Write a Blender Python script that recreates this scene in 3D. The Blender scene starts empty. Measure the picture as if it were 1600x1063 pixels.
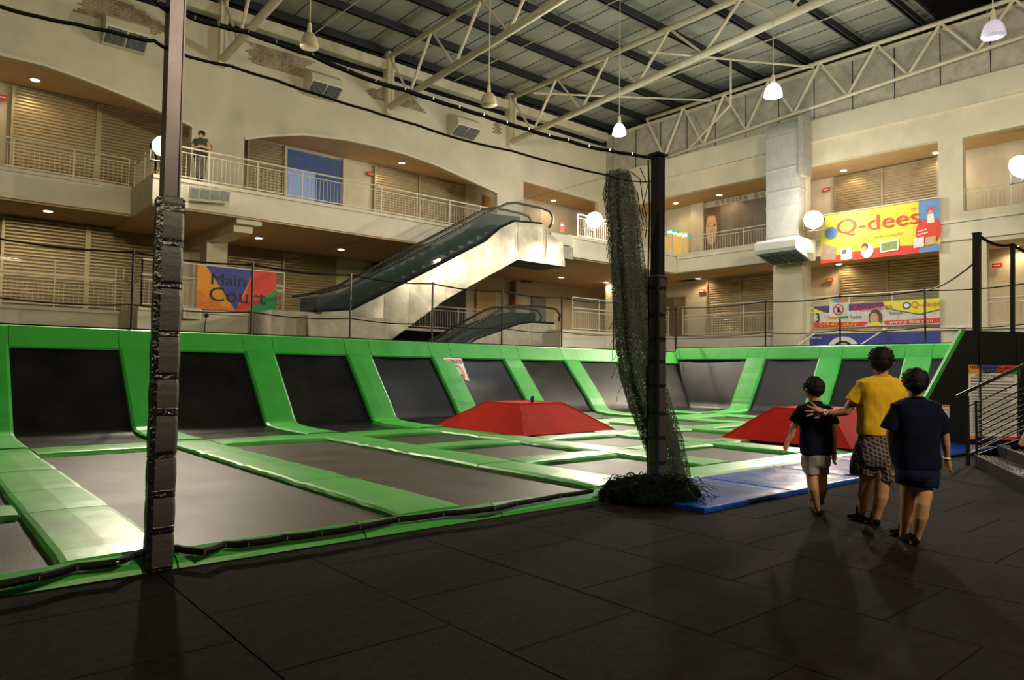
import bpy, bmesh, math, random
from mathutils import Vector, Matrix, noise
S = bpy.context.scene
COL = S.collection
random.seed(7)
V = Vector

# ---------------------------------------------------------------- camera
CX, CY, H = 800.0, 531.5, 1.42
UA, VA, UB, VB = 2107.0, 595.0, -150.0, 567.0
F = math.sqrt(-((UA-CX)*(UB-CX)+(VA-CY)*(VB-CY)))
ax = V((UA-CX, VA-CY, F)).normalized()
ay = V((UB-CX, VB-CY, F)).normalized()
az = ax.cross(ay)
if az.y > 0: az = -az
# columns: camera axes written in world coordinates
cr = V((ax.x, ay.x, az.x)); cd = V((ax.y, ay.y, az.y)); cf = V((ax.z, ay.z, az.z))
CAM = V((0, 0, H))
cam_d = bpy.data.cameras.new('camera'); cam = bpy.data.objects.new('camera', cam_d); COL.objects.link(cam)
cam_d.sensor_width = 36; cam_d.lens = F/1600*36; cam_d.clip_end = 300
m = Matrix((( cr.x, -cd.x, -cf.x, CAM.x), (cr.y, -cd.y, -cf.y, CAM.y), (cr.z, -cd.z, -cf.z, CAM.z), (0, 0, 0, 1)))
cam.matrix_world = m
S.camera = cam

# ---------------------------------------------------------------- world, view
w = bpy.data.worlds.new('night'); S.world = w; w.use_nodes = True
w.node_tree.nodes['Background'].inputs[0].default_value = (0.9, 0.75, 0.5, 1)
w.node_tree.nodes['Background'].inputs[1].default_value = 0.035
S.view_settings.view_transform = 'Standard'; S.view_settings.look = 'None'
S.view_settings.gamma = 1; S.view_settings.use_curve_mapping = False
S.view_settings.exposure = 0.0

def add_light(name, kind, loc, power, color, target=None, size=0.3, spot=1.6, blend=.6):
    d = bpy.data.lights.new(name, kind); d.energy = power; d.color = color
    o = bpy.data.objects.new(name, d); COL.objects.link(o); o.location = loc
    if kind == 'AREA': d.shape = 'SQUARE'; d.size = size
    else: d.shadow_soft_size = size
    if kind == 'SPOT': d.spot_size = spot; d.spot_blend = blend
    if target is not None:
        o.rotation_euler = (V(target)-V(loc)).to_track_quat('-Z', 'Y').to_euler()
    return o
FL = (1, .87, .66)
FLOOD_A = V((22.6, 21.1, 8.0)); FLOOD_B = V((26.6, 13.3, 7.4)); FLOOD_C = V((24.60, 6.03, 7.55)); FLOOD_D = V((5.45, 22.0, 7.75))
# the floodlights of the hall, as the photograph shows them
add_light('flood_beam_a', 'SPOT', FLOOD_A+V((-.2,-.3,-.1)), 3800, FL, (12, 10, 0), .18, 2.5)
add_light('flood_beam_b', 'SPOT', FLOOD_B+V((-.45,-.2,-.1)), 3400, FL, (12, 8, 0), .18, 2.5)
add_light('flood_beam_c', 'SPOT', FLOOD_C+V((-.4,.0,-.1)), 2600, FL, (14, 10, 0), .18, 2.5)
add_light('flood_beam_d', 'SPOT', FLOOD_D+V((0,-.35,-.1)), 3600, FL, (3, 8, 0), .18, 2.5)
for p_, e_ in ((FLOOD_A+V((-.3,-.5,.2)), 260), (FLOOD_B+V((-.6,-.3,.2)), 420), (FLOOD_C+V((-.6,0,.2)), 420), (FLOOD_D+V((0,-.6,.1)), 130)):
    add_light('flood_spill', 'POINT', p_, e_, (1, .92, .76), None, .25)
# unseen wash lights added behind the camera to brighten far walls and walkers' backs
add_light('wash_light_a', 'SPOT', (0, -6, 10.5), 3300, (1, .86, .58), (9, 25, 9.5), .5, 1.5, 1.0)
add_light('wash_light_b', 'SPOT', (8, -6, 10.5), 4300, (1, .88, .64), (26, 16, 9.5), .5, 1.5, 1.0)
add_light('wash_light_c', 'AREA', (5, -7, 9), 1150, (1, .80, .52), (8, 4, 1), 1.5)
add_light('pendant_beam_a', 'POINT', (18.8, 16.4, 9.6), 420, (.85, .93, 1), None, .15)
add_light('pendant_beam_b', 'POINT', (19.2, 10.8, 9.2), 420, (.85, .93, 1), None, .15)

# ---------------------------------------------------------------- pixel -> point on a real plane
def ray(u, v): return cr*(u-CX) + cd*(v-CY) + cf*F
def oX(u, v, X): d = ray(u, v); return CAM + d*(X/d.x)
def oY(u, v, Y): d = ray(u, v); return CAM + d*(Y/d.y)
def oZ(u, v, Z): d = ray(u, v); return CAM + d*((Z-H)/d.z)
def oD(u, v, D): return CAM + ray(u, v)*(D/F)

# ---------------------------------------------------------------- materials
MATS = {}
def mat(name, col, rough=.6, metal=0, var=.12, scale=6, bump=0, bscale=None, emit=None, spec=.5, alpha=None, kind='noise', col2=None, stretch=None):
    if name in MATS: return MATS[name]
    M = bpy.data.materials.new(name); M.use_nodes = True; nt = M.node_tree; N = nt.nodes; L = nt.links
    b = N['Principled BSDF']; b.inputs['Roughness'].default_value = rough; b.inputs['Metallic'].default_value = metal
    b.inputs['Specular IOR Level'].default_value = spec
    tc = N.new('ShaderNodeTexCoord'); mp = N.new('ShaderNodeMapping'); L.new(tc.outputs['Object'], mp.inputs[0])
    if stretch: mp.inputs['Scale'].default_value = stretch
    n = N.new('ShaderNodeTexNoise'); n.inputs['Scale'].default_value = scale; n.inputs['Detail'].default_value = 6; n.inputs['Roughness'].default_value = .6
    L.new(mp.outputs[0], n.inputs['Vector'])
    r = N.new('ShaderNodeValToRGB'); L.new(n.outputs['Fac'], r.inputs[0])
    c = V(col[:3]); c2 = V(col2) if col2 else c
    lo = c*(1-var*1.6); hi = c2*(1+var)
    r.color_ramp.elements[0].position = .3; r.color_ramp.elements[1].position = .7
    r.color_ramp.elements[0].color = (*lo, 1); r.color_ramp.elements[1].color = (*[min(1, x) for x in hi], 1)
    L.new(r.outputs[0], b.inputs['Base Color'])
    if bump:
        n2 = N.new('ShaderNodeTexNoise'); n2.inputs['Scale'].default_value = bscale or scale*4; n2.inputs['Detail'].default_value = 4
        L.new(mp.outputs[0], n2.inputs['Vector'])
        bp = N.new('ShaderNodeBump'); bp.inputs['Strength'].default_value = bump; bp.inputs['Distance'].default_value = .02
        L.new(n2.outputs['Fac'], bp.inputs['Height']); L.new(bp.outputs[0], b.inputs['Normal'])
    if emit:
        b.inputs['Emission Color'].default_value = (*emit[:3], 1); b.inputs['Emission Strength'].default_value = emit[3]
    if alpha is not None: b.inputs['Alpha'].default_value = alpha
    if name in ('jump_mat', 'wall_jump_mat'):
        rr = N.new('ShaderNodeMapRange'); rr.inputs[3].default_value = rough-.10; rr.inputs[4].default_value = rough+.16; L.new(n.outputs['Fac'], rr.inputs[0]); L.new(rr.outputs[0], b.inputs['Roughness'])
    MATS[name] = M; return M

def net_mat(name, col, density, scale=60):
    M = bpy.data.materials.new(name); M.use_nodes = True; nt = M.node_tree; N = nt.nodes; L = nt.links
    b = N['Principled BSDF']; b.inputs['Base Color'].default_value = (*col, 1); b.inputs['Roughness'].default_value = .7
    tc = N.new('ShaderNodeTexCoord'); n = N.new('ShaderNodeTexNoise'); n.inputs['Scale'].default_value = scale; n.inputs['Detail'].default_value = 2
    L.new(tc.outputs['Object'], n.inputs['Vector'])
    g = N.new('ShaderNodeMath'); g.operation = 'LESS_THAN'; g.inputs[1].default_value = density
    L.new(n.outputs['Fac'], g.inputs[0]); L.new(g.outputs[0], b.inputs['Alpha'])
    MATS[name] = M; return M

def glass_mat(name, tint, a):
    M = bpy.data.materials.new(name); M.use_nodes = True; nt = M.node_tree; N = nt.nodes; L = nt.links
    b = N['Principled BSDF']; b.inputs['Base Color'].default_value = (*tint, 1); b.inputs['Roughness'].default_value = .04
    b.inputs['Alpha'].default_value = a; b.inputs['Specular IOR Level'].default_value = .8
    MATS[name] = M; return M

def plaid_mat():
    M = bpy.data.materials.new('plaid_cloth'); M.use_nodes = True; nt = M.node_tree; N = nt.nodes; L = nt.links
    b = N['Principled BSDF']; b.inputs['Roughness'].default_value = .9
    tc = N.new('ShaderNodeTexCoord'); prev = None
    for ang, sc in ((0, 1), (1.5708, 1)):
        mp = N.new('ShaderNodeMapping'); mp.inputs['Rotation'].default_value = (.2, ang, .7)
        L.new(tc.outputs['Object'], mp.inputs[0])
        wv = N.new('ShaderNodeTexWave'); wv.inputs['Scale'].default_value = 9; wv.inputs['Distortion'].default_value = 1.2; wv.inputs['Detail Scale'].default_value = 3
        L.new(mp.outputs[0], wv.inputs['Vector'])
        r = N.new('ShaderNodeValToRGB'); r.color_ramp.elements[0].position = .72; r.color_ramp.elements[1].position = .86
        r.color_ramp.elements[0].color = (0, 0, 0, 1); r.color_ramp.elements[1].color = (1, 1, 1, 1); L.new(wv.outputs['Color'], r.inputs[0])
        if prev is None: prev = r
        else:
            a = N.new('ShaderNodeMath'); a.operation = 'ADD'; L.new(prev.outputs[0], a.inputs[0]); L.new(r.outputs[0], a.inputs[1])
            c = N.new('ShaderNodeValToRGB'); c.color_ramp.elements[0].color = (.025, .018, .03, 1); c.color_ramp.elements[1].color = (.22, .17, .18, 1)
            L.new(a.outputs[0], c.inputs[0]); L.new(c.outputs[0], b.inputs['Base Color'])
    MATS['plaid_cloth'] = M; return M

wallp = mat('cream_paint', (.66, .58, .42), .75, var=.07, scale=1.2, bump=.08, bscale=20)
wallu = mat('upper_wall_paint', (.62, .57, .43), .8, var=.10, scale=.5, bump=.08, bscale=20)
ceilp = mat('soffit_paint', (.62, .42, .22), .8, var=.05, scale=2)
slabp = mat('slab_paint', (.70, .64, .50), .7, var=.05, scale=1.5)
wallg = mat('grey_concrete', (.42, .38, .30), .85, var=.15, scale=3)
shut = mat('shutter_metal', (.44, .36, .22), .38, .55, var=.10, scale=2)
steel = mat('truss_paint', (.66, .60, .44), .55, var=.08, scale=4)
railm = mat('rail_paint', (.70, .64, .48), .4, var=.04)
purl = mat('purlin_dark', (.022, .026, .030), .7)
sheet = mat('roof_sheet', (.36, .37, .31), .6, var=.14, scale=.35)
dark = mat('dark_void', (.01, .01, .012), .9)
inoxe = mat('brushed_steel', (.30, .28, .225), .32, .75, var=.18, scale=2.2, bump=.8, bscale=.9)
blackp = mat('black_panel', (.008, .008, .009), .7, spec=.25)
black = mat('black_metal', (.02, .018, .018), .35, .3)
rubber = mat('rubber_handrail', (.015, .015, .015), .4)
green = mat('green_vinyl', (.045, .40, .042), .40, spec=.8, var=.10, scale=1.3, bump=.22, bscale=5)
greend = mat('green_vinyl_wall', (.035, .38, .040), .45, var=.08, scale=1.6, bump=.25, bscale=6)
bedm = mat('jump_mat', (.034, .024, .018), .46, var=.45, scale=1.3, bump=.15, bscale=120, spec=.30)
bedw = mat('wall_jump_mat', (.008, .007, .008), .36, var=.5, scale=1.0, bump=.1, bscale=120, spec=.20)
redm = mat('red_foam', (.46, .014, .005), .8, var=.10, scale=3, bump=.2, bscale=30, spec=.12)
bluem = mat('blue_vinyl', (.012, .10, .55), .22, var=.12, scale=2, bump=.5, bscale=4)
floorm = mat('rubber_tile', (.0115, .0088, .0092), .9, var=.3, scale=14, bump=.5, bscale=90, spec=.06)
floorg = mat('rubber_seam', (.006, .005, .005), .95, spec=.1)
padk = mat('post_padding', (.052, .046, .042), .5, var=.12, scale=5, bump=.15, bscale=30)
tape = mat('shiny_tape', (.010, .010, .011), .13, 0, var=.1, bump=.6, bscale=30)
postm = mat('post_metal', (.055, .048, .055), .35, .75, var=.15, scale=3)
ropem = mat('black_rope', (.004, .0035, .004), .7, spec=.2)
silver = mat('bright_metal', (.7, .7, .7), .25, .9)
white = mat('white_plastic', (.75, .72, .66), .5, var=.03)
lampw = mat('lit_lens', (1, 1, 1), .5, emit=(1, .93, .78, 60))
lampc = mat('cool_lit_shade', (1, 1, 1), .5, emit=(.80, .90, 1, 7))
lampd = mat('warm_downlight', (1, 1, 1), .5, emit=(1, .85, .55, 14))
lampo = mat('unlit_shade', (.55, .46, .30), .4, var=.05)
lampv = mat('frosted_shade', (.75, .68, .85), .35, emit=(.8, .75, 1, .35))
skin = mat('skin', (.56, .31, .17), .5, var=.06, scale=8)
hairm = mat('black_hair', (.006, .004, .0035), .6, var=.3, scale=40, bump=.5, bscale=70, spec=.25)
yell = mat('yellow_cotton', (.80, .50, .012), .9, var=.06, scale=6, bump=.3, bscale=8)
navy = mat('navy_cotton', (.004, .007, .022), .95, var=.15, scale=5, bump=.3, bscale=8, spec=.15)
navys = mat('navy_shorts', (.006, .008, .040), .9, var=.15, scale=5, bump=.2, bscale=8, spec=.2)
greys = mat('grey_cotton', (.30, .27, .28), .9, var=.08, scale=7, bump=.3, bscale=9)
sock = mat('black_sock', (.005, .005, .006), .95, spec=.15)
plaid = plaid_mat()
netd = net_mat('green_net', (.040, .055, .040), .50, 90)
netf = net_mat('fence_net', (.02, .02, .02), .36, 160)
glass = glass_mat('balustrade_glass', (.07, .12, .10), .26)
screen = glass_mat('clear_panel', (.7, .66, .5), .10)
red = mat('red_paint', (.65, .03, .02), .5)
orange = mat('orange_print', (.85, .33, .02), .6, var=.03)
yel = mat('yellow_print', (.80, .72, .06), .6, var=.03)
blu = mat('blue_print', (.05, .07, .32), .6, var=.03)
blul = mat('light_blue_print', (.16, .30, .60), .6, var=.1)
grn = mat('green_print', (.03, .30, .09), .6, var=.03)
wht = mat('white_print', (.82, .80, .76), .6, var=.02)
blk = mat('black_print', (.02, .02, .025), .6)
redp = mat('red_print', (.75, .06, .03), .6, var=.03)
purp = mat('purple_print', (.10, .05, .16), .6)
brn = mat('portrait_brown', (.16, .08, .04), .6, var=.3, scale=2)
facep = mat('portrait_skin', (.62, .40, .26), .6, var=.1, scale=3)

# ---------------------------------------------------------------- mesh helpers
def wloc(o):
    p = V((0, 0, 0))
    while o: p += o.location; o = o.parent
    return p
def tag(o, label=None, cat=None, group=None, kind=None):
    if label: o['label'] = label
    if cat: o['category'] = cat
    if group: o['group'] = group
    if kind: o['kind'] = kind
    return o
def thing(name, label, cat, loc=(0, 0, 0), group=None):
    o = bpy.data.objects.new(name, None); COL.objects.link(o); o.location = loc; o.empty_display_size = .1
    return tag(o, label, cat, group)
class MB:
    def __init__(s): s.v = []; s.f = []
    def add(s, vs, fs):
        n = len(s.v); s.v += [V(p) for p in vs]; s.f += [[i+n for i in f] for f in fs]; return s
    def hexa(s, p):   # 8 points: bottom 4 ccw, top 4 ccw
        return s.add(p, [(3,2,1,0),(4,5,6,7),(0,1,5,4),(1,2,6,5),(2,3,7,6),(3,0,4,7)])
    def box(s, x0, y0, z0, x1, y1, z1):
        x0, x1 = min(x0,x1), max(x0,x1); y0, y1 = min(y0,y1), max(y0,y1); z0, z1 = min(z0,z1), max(z0,z1)
        return s.hexa([(x0,y0,z0),(x1,y0,z0),(x1,y1,z0),(x0,y1,z0),(x0,y0,z1),(x1,y0,z1),(x1,y1,z1),(x0,y1,z1)])
    def obox(s, c, a, b, cc):   # centre and three half vectors
        c, a, b, cc = V(c), V(a), V(b), V(cc)
        return s.hexa([c-a-b-cc, c+a-b-cc, c+a+b-cc, c-a+b-cc, c-a-b+cc, c+a-b+cc, c+a+b+cc, c-a+b+cc])
    def pad(s, x0, y0, z0, x1, y1, z1, b):   # box whose upper edges are bevelled twice
        zs = [(z0, 0), (z1-b, 0), (z1-b*.3, b*.3), (z1, b)]; rings = []
        for z, d in zs: rings.append([(x0+d,y0+d,z),(x1-d,y0+d,z),(x1-d,y1-d,z),(x0+d,y1-d,z)])
        n = len(s.v); s.v += [V(p) for r in rings for p in r]
        s.f.append([n+3,n+2,n+1,n]); s.f.append([n+12,n+13,n+14,n+15])
        for k in range(3):
            for i in range(4):
                j = (i+1) % 4; s.f.append([n+4*k+i, n+4*k+j, n+4*k+4+j, n+4*k+4+i])
        return s
    def bar(s, a, b, w, h=None, up=(0,0,1)):
        a, b = V(a), V(b); h = h or w; d = (b-a); L = d.length
        if L < 1e-6: return s
        d.normalize(); u = V(up)
        if abs(d.dot(u)) > .98: u = V((1, 0, 0))
        x = d.cross(u).normalized(); y = x.cross(d)
        return s.obox((a+b)/2, x*w/2, y*h/2, d*L/2)
    def tube(s, pts, r, n=8, cap=True):
        pts = [V(p) for p in pts]; rs = r if isinstance(r, (list, tuple)) else [r]*len(pts)
        base = len(s.v); px = None
        for i, p in enumerate(pts):
            d = (pts[min(i+1, len(pts)-1)]-pts[max(i-1, 0)]).normalized()
            if px is None:
                u = V((0,0,1)) if abs(d.z) < .9 else V((1,0,0)); px = d.cross(u).normalized()
            else: px = (px - d*px.dot(d)).normalized()
            py = d.cross(px); q = rs[i]; qa, qb = q if isinstance(q, tuple) else (q, q)
            for k in range(n):
                t = 2*math.pi*k/n; s.v.append(p + px*math.cos(t)*qa + py*math.sin(t)*qb)
        for i in range(len(pts)-1):
            for k in range(n):
                a = base+i*n+k; b2 = base+i*n+(k+1) % n; s.f.append([a, b2, b2+n, a+n])
        if cap:
            s.f.append([base+k for k in range(n)][::-1]); s.f.append([base+(len(pts)-1)*n+k for k in range(n)])
        return s
    def rings(s, rs, cap=True):   # list of equal length rings of points
        n = len(rs[0]); base = len(s.v)
        for r in rs: s.v += [V(p) for p in r]
        for i in range(len(rs)-1):
            for k in range(n):
                a = base+i*n+k; b2 = base+i*n+(k+1) % n; s.f.append([a, b2, b2+n, a+n])
        if cap: s.f.append([base+k for k in range(n)][::-1]); s.f.append([base+(len(rs)-1)*n+k for k in range(n)])
        return s
    def ball(s, c, r, n=10, m_=7, ax_=None):
        c = V(c); rx, ry, rz = r if isinstance(r, tuple) else (r, r, r); A = ax_ or (V((1,0,0)), V((0,1,0)), V((0,0,1)))
        rs = []
        for j in range(m_+1):
            ph = -math.pi/2 + math.pi*(j+.02)/(m_+.04)
            rs.append([c + A[0]*rx*math.cos(ph)*math.cos(2*math.pi*k/n) + A[1]*ry*math.cos(ph)*math.sin(2*math.pi*k/n) + A[2]*rz*math.sin(ph) for k in range(n)])
        return s.rings(rs)
    def slab(s, poly, off):   # planar polygon pushed along off
        n = len(poly); off = V(off); base = len(s.v)
        s.v += [V(p) for p in poly] + [V(p)+off for p in poly]
        s.f.append(list(range(base, base+n))); s.f.append(list(range(base+n, base+2*n))[::-1])
        for i in range(n):
            j = (i+1) % n; s.f.append([base+i, base+n+i, base+n+j, base+j])
        return s
    def grid(s, fn, nu, nv):
        base = len(s.v)
        for j in range(nv+1):
            for i in range(nu+1): s.v.append(V(fn(i/nu, j/nv)))
        for j in range(nv):
            for i in range(nu):
                a = base+j*(nu+1)+i; s.f.append([a, a+1, a+nu+2, a+nu+1])
        return s
    def build(s, name, m_, parent=None, smooth=False, label=None, cat=None, group=None, kind=None, fix=True):
        me = bpy.data.meshes.new(name)
        if parent is None:
            lo = V((min(p.x for p in s.v), min(p.y for p in s.v), min(p.z for p in s.v))); hi = V((max(p.x for p in s.v), max(p.y for p in s.v), max(p.z for p in s.v)))
            org = V(((lo.x+hi.x)/2, (lo.y+hi.y)/2, lo.z)); loc = org
        else: org = wloc(parent); loc = V((0, 0, 0))
        me.from_pydata([p-org for p in s.v], [], s.f); me.update()
        if fix:
            bm = bmesh.new(); bm.from_mesh(me); bmesh.ops.recalc_face_normals(bm, faces=bm.faces); bm.to_mesh(me); bm.free()
        if smooth: me.polygons.foreach_set('use_smooth', [True]*len(me.polygons))
        me.materials.append(m_)
        o = bpy.data.objects.new(name, me); COL.objects.link(o); o.location = loc
        if parent: o.parent = parent
        return tag(o, label, cat, group, kind)
def dup(root, off, label=None):
    def c(o, par):
        n = o.copy(); COL.objects.link(n); n.parent = par
        for ch in kids.get(o.name, []): c(ch, n)
        return n
    kids = {}
    for o in COL.objects:
        if o.parent: kids.setdefault(o.parent.name, []).append(o)
    n = c(root, None); n.location = root.location + V(off)
    if label: n['label'] = label
    return n
def from_obj(o, name, m_, parent, M=None, kind=None):   # evaluate curve/modifier object into a plain mesh object
    dg = bpy.context.evaluated_depsgraph_get(); dg.update()
    me = bpy.data.meshes.new_from_object(o.evaluated_get(dg)); bpy.data.objects.remove(o)
    if M is not None: me.transform(M)
    me.materials.clear(); me.materials.append(m_)
    if parent is None:
        xs = [v_.co for v_ in me.vertices]; org = V(((min(p.x for p in xs)+max(p.x for p in xs))/2, (min(p.y for p in xs)+max(p.y for p in xs))/2, min(p.z for p in xs)))
        me.transform(Matrix.Translation(-org)); loc = org
    else: me.transform(Matrix.Translation(-wloc(parent))); loc = V((0, 0, 0))
    n = bpy.data.objects.new(name, me); COL.objects.link(n); n.location = loc; n.parent = parent
    if kind: n['kind'] = kind
    return n
def frame(o, x, y, z):
    o, x, y, z = V(o), V(x), V(y), V(z)
    return Matrix(((x.x,y.x,z.x,o.x),(x.y,y.y,z.y,o.y),(x.z,y.z,z.z,o.z),(0,0,0,1)))
def text(name, s, size, pos, right, up, m_, parent, ext=.004, align='CENTER', sx=1, label=None):
    c = bpy.data.curves.new('t', 'FONT'); c.body = s; c.size = size; c.extrude = ext; c.align_x = align; c.align_y = 'CENTER'; c.resolution_u = 3
    o = bpy.data.objects.new('t', c); COL.objects.link(o)
    r = V(right).normalized(); u = V(up).normalized()
    n = from_obj(o, name, m_, parent, frame(pos, r*sx, u, r.cross(u)))
    if label: n['label'] = label
    return n
def plate(name, outer, holes, thick, m_, to3, parent=None, label=None):  # flat wall with openings; to3 maps (a,b,depth) to world
    c = bpy.data.curves.new('p', 'CURVE'); c.dimensions = '2D'; c.fill_mode = 'BOTH'; c.extrude = .5
    for poly in [outer]+holes:
        sp = c.splines.new('POLY'); sp.points.add(len(poly)-1); sp.use_cyclic_u = True
        for i, p in enumerate(poly): sp.points[i].co = (p[0], p[1], 0, 1)
    o = bpy.data.objects.new('p', c); COL.objects.link(o)
    ex, ey, ez, og = V(to3(1,0,0))-V(to3(0,0,0)), V(to3(0,1,0))-V(to3(0,0,0)), V(to3(0,0,1))-V(to3(0,0,0)), V(to3(0,0,0))
    M = frame(og+ez*thick*.5, ex, ey, ez*thick)
    return from_obj(o, name, m_, parent, M)
def struct(o): o['kind'] = 'structure'; return o
# ================================================================ FLOOR
fl = struct(MB().box(-14, -12, -.30, 34, 32, -.022).build('floor', floorg))
tm = MB().pad(-.4975, -.4975, -.022, .4975, .4975, 0, .004).build('tile', floorm, fl)
tm.location = (0, 0, 0) ; tmesh = tm.data
first = True
for i in range(-2, 17):
    for j in range(-2, 6):
        x = 1.87 + i; y = 3.28 + (j-2.5) + (0 if i % 2 == 0 else .5)
        if y-.5 < -1.2 or y-.5 > 5.3: continue
        if x > 12 and y < 1: continue
        if first: o = tm; first = False
        else: o = tm.copy(); COL.objects.link(o)
        # floor origin is at its base centre; tile mesh was built with that shift baked in
        o.location = V((x, y, random.uniform(-.0015, .0005)))

# ================================================================ TRAMPOLINE COURT
court = thing('trampoline_court', 'green padded trampoline court with dark jump mats filling the hall floor', 'trampoline', (9, 9, 0))
P0, PS, PW = .82, 2.65, .72
XS = [P0+PS*k for k in range(-2, 8)]
def bed(x0, x1, y0, y1):
    def f(a, b):
        return (x0+(x1-x0)*a, y0+(y1-y0)*b, .045 - .028*math.sin(math.pi*a)*math.sin(math.pi*b))
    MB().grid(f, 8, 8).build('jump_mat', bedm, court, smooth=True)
def padpc(x0, y0, x1, y1, z=.115, long='y', m_=green):
    # a soft pad with a slightly puckered surface and hanging skirt
    g = .006; x0 += g; x1 -= g; y0 += g; y1 -= g
    b = MB(); s = .035
    n = max(2, int((y1-y0 if long == 'y' else x1-x0)/.22)); rs = []
    for k in range(n+1):
        t = k/n; e = .012 if k in (0, n) else 0; dz = random.uniform(-.004, .004) - e
        if long == 'y':
            y = y0+(y1-y0)*t
            rs.append([(x0-.01, y, .01), (x0-.004+random.uniform(-.004,.004), y, z-s+dz), (x0+.02, y, z-.008+dz), (x0+.06, y, z+dz), ((x0+x1)/2, y, z+.006+dz), (x1-.06, y, z+dz), (x1-.02, y, z-.008+dz), (x1+.004+random.uniform(-.004,.004), y, z-s+dz), (x1+.01, y, .01)])
        else:
            x = x0+(x1-x0)*t
            rs.append([(x, y1+.01, .01), (x, y1+.004+random.uniform(-.004,.004), z-s+dz), (x, y1-.02, z-.008+dz), (x, y1-.06, z+dz), (x, (y0+y1)/2, z+.006+dz), (x, y0+.06, z+dz), (x, y0+.02, z-.008+dz), (x, y0-.004+random.uniform(-.004,.004), z-s+dz), (x, y0-.01, .01)])
    return b.rings(rs).build('foam_pad', m_, court, smooth=False)
YF = 5.62
C1, C2, C3 = (7.62, 8.22), (9.97, 10.57), (12.52, 13.40)
MB().box(-4.5, 5.60, -.02, 21.0, 14.6, .012).build('under_frame', blackp, court)
for k, x in enumerate(XS):
    y0 = YF if x < 6.2 else 6.02
    cuts = [y0, 7.6, 8.9, 10.6, 12.0, 13.42] if k == 2 else [y0, 7.9, 9.7, 11.3, 13.42]
    for a, b in zip(cuts[:-1], cuts[1:]): padpc(x, a, x+PW, b)
    xn = x + PS
    if k == len(XS)-1: break
    xa, xb = x+PW, xn
    long_cell = k in (2, 3)
    for c in ([C3] if long_cell else [C1, C2, C3]):
        padpc(xa, c[0], xb, c[1], long='x')
    ys = [y0]+([] if long_cell else [C1[0], C1[1], C2[0], C2[1]])+[C3[0]]
    for a, b in zip(ys[::2], ys[1::2]): bed(xa+.0, xb, a, b)
# front edge pads: sloping lip towards the walking floor
def lip(x0, x1, ya, yb, z=.10):
    b = MB(); n = 5; rs = []
    for k in range(n+1):
        x = x0+.006+(x1-x0-.012)*k/n; d = random.uniform(-.003, .003)
        rs.append([(x, ya, .0), (x, ya+.02, .03+d), (x, ya+.07, .06+d), (x, yb-.07, z+d), (x, yb-.02, z-.01+d), (x, yb, .02)])
    return b.rings(rs).build('edge_pad', green, court)
x = -4.4; 
while x < 6.1:
    x2 = min(x+1.48, 6.15); lip(x, x2, 5.37, YF); x = x2
while x < 15.5:
    x2 = x+1.9; lip(x, x2, 5.56, 6.02); x = x2

# ---- inclined wall of jump mats (long side and short side share a builder)
def wall_profile(zt):    # offset outwards, height
    return [(0, .05), (.9, .05), (1.55, .06), (1.95, .09), (2.2, .17), (2.36, .33), (2.5, .52), (3.60, zt-.42)]
def incl_wall(root, to, a0, a1, ribs, rw, zt, k0, m_pad, a_first=0):
    # to(a, off, z) -> world ; a runs along the wall
    pr = wall_profile(zt)
    def smooth_pr(t):
        s = t*(len(pr)-1); i = min(int(s), len(pr)-2); f_ = s-i
        return (pr[i][0]*(1-f_)+pr[i+1][0]*f_, pr[i][1]*(1-f_)+pr[i+1][1]*f_)
    edges = sorted(ribs)
    bounds = [(a0, edges[0])] + [(e+rw, edges[i+1] if i+1 < len(edges) else a1) for i, e in enumerate(edges)]
    for (x0, x1) in bounds:
        if x1-x0 < .1: continue
        def f(s, t):
            o_, z = smooth_pr(t); return to(x0+(x1-x0)*s, o_+.05*math.sin(math.pi*s)*min(1, t*3), z-.012)
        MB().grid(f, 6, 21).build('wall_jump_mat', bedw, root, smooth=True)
    for e in edges:
        segs = [(0, 3), (3, 6), (6, 7)]
        for (i0, i1) in segs:
            rs = []
            sub = []
            for i in range(i0, i1):
                n = 2 if i < 6 else 8
                for q in range(n): sub.append((i+q/n))
            sub.append(i1-.004)
            for s in sub:
                i = min(int(s), 6); f_ = s-i
                o_ = pr[i][0]*(1-f_)+pr[i+1][0]*f_; z = pr[i][1]*(1-f_)+pr[i+1][1]*f_
                dz, do = .075, 0
                if i >= 3: dz, do = .045, -.055
                if i >= 5: dz, do = .03, -.075
                wv = random.uniform(-.006, .006)
                o2, z2 = o_+do+wv, z+dz
                rs.append([to(e-.01, o_, z-.02), to(e, o2+.02, z2-.02), to(e+.05, o2, z2), to(e+rw/2, o2-.004, z2+.004), to(e+rw-.05, o2, z2), to(e+rw, o2+.02, z2-.02), to(e+rw+.01, o_, z-.02)])
            MB().rings(rs).build('rib_pad', m_pad, root)
    # top pads
    cut = sorted(set([a0]+[e for e in edges]+[e+rw for e in edges]+[a1]))
    for c0, c1 in zip(cut[:-1], cut[1:]):
        if c1-c0 < .1: continue
        rs = []; n = max(2, int((c1-c0)/.3))
        for k in range(n+1):
            a = c0+.005+(c1-c0-.01)*k/n; wv = random.uniform(-.006, .006)
            rs.append([to(a, 3.66, zt-.47), to(a, 3.55+wv, zt-.46), to(a, 3.53+wv, zt-.42), to(a, 3.74+wv, zt-.02), to(a, 3.80+wv, zt+.0), to(a, 4.0, zt+.0), to(a, 4.02, zt-.05), to(a, 4.0, zt-.47)])
        MB().rings(rs).build('top_pad', m_pad, root)
ZT = 2.20
lw = thing('trampoline_wall', 'long slanted trampoline wall with green ribs along the left and back of the court', 'trampoline wall', (9, 17, 0))
incl_wall(lw, lambda a, o, z: (a, 13.40+o, z), -4.3, 23.2, [P0+PS*k for k in range(-1, 8)], PW, ZT, 0, greend)
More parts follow.
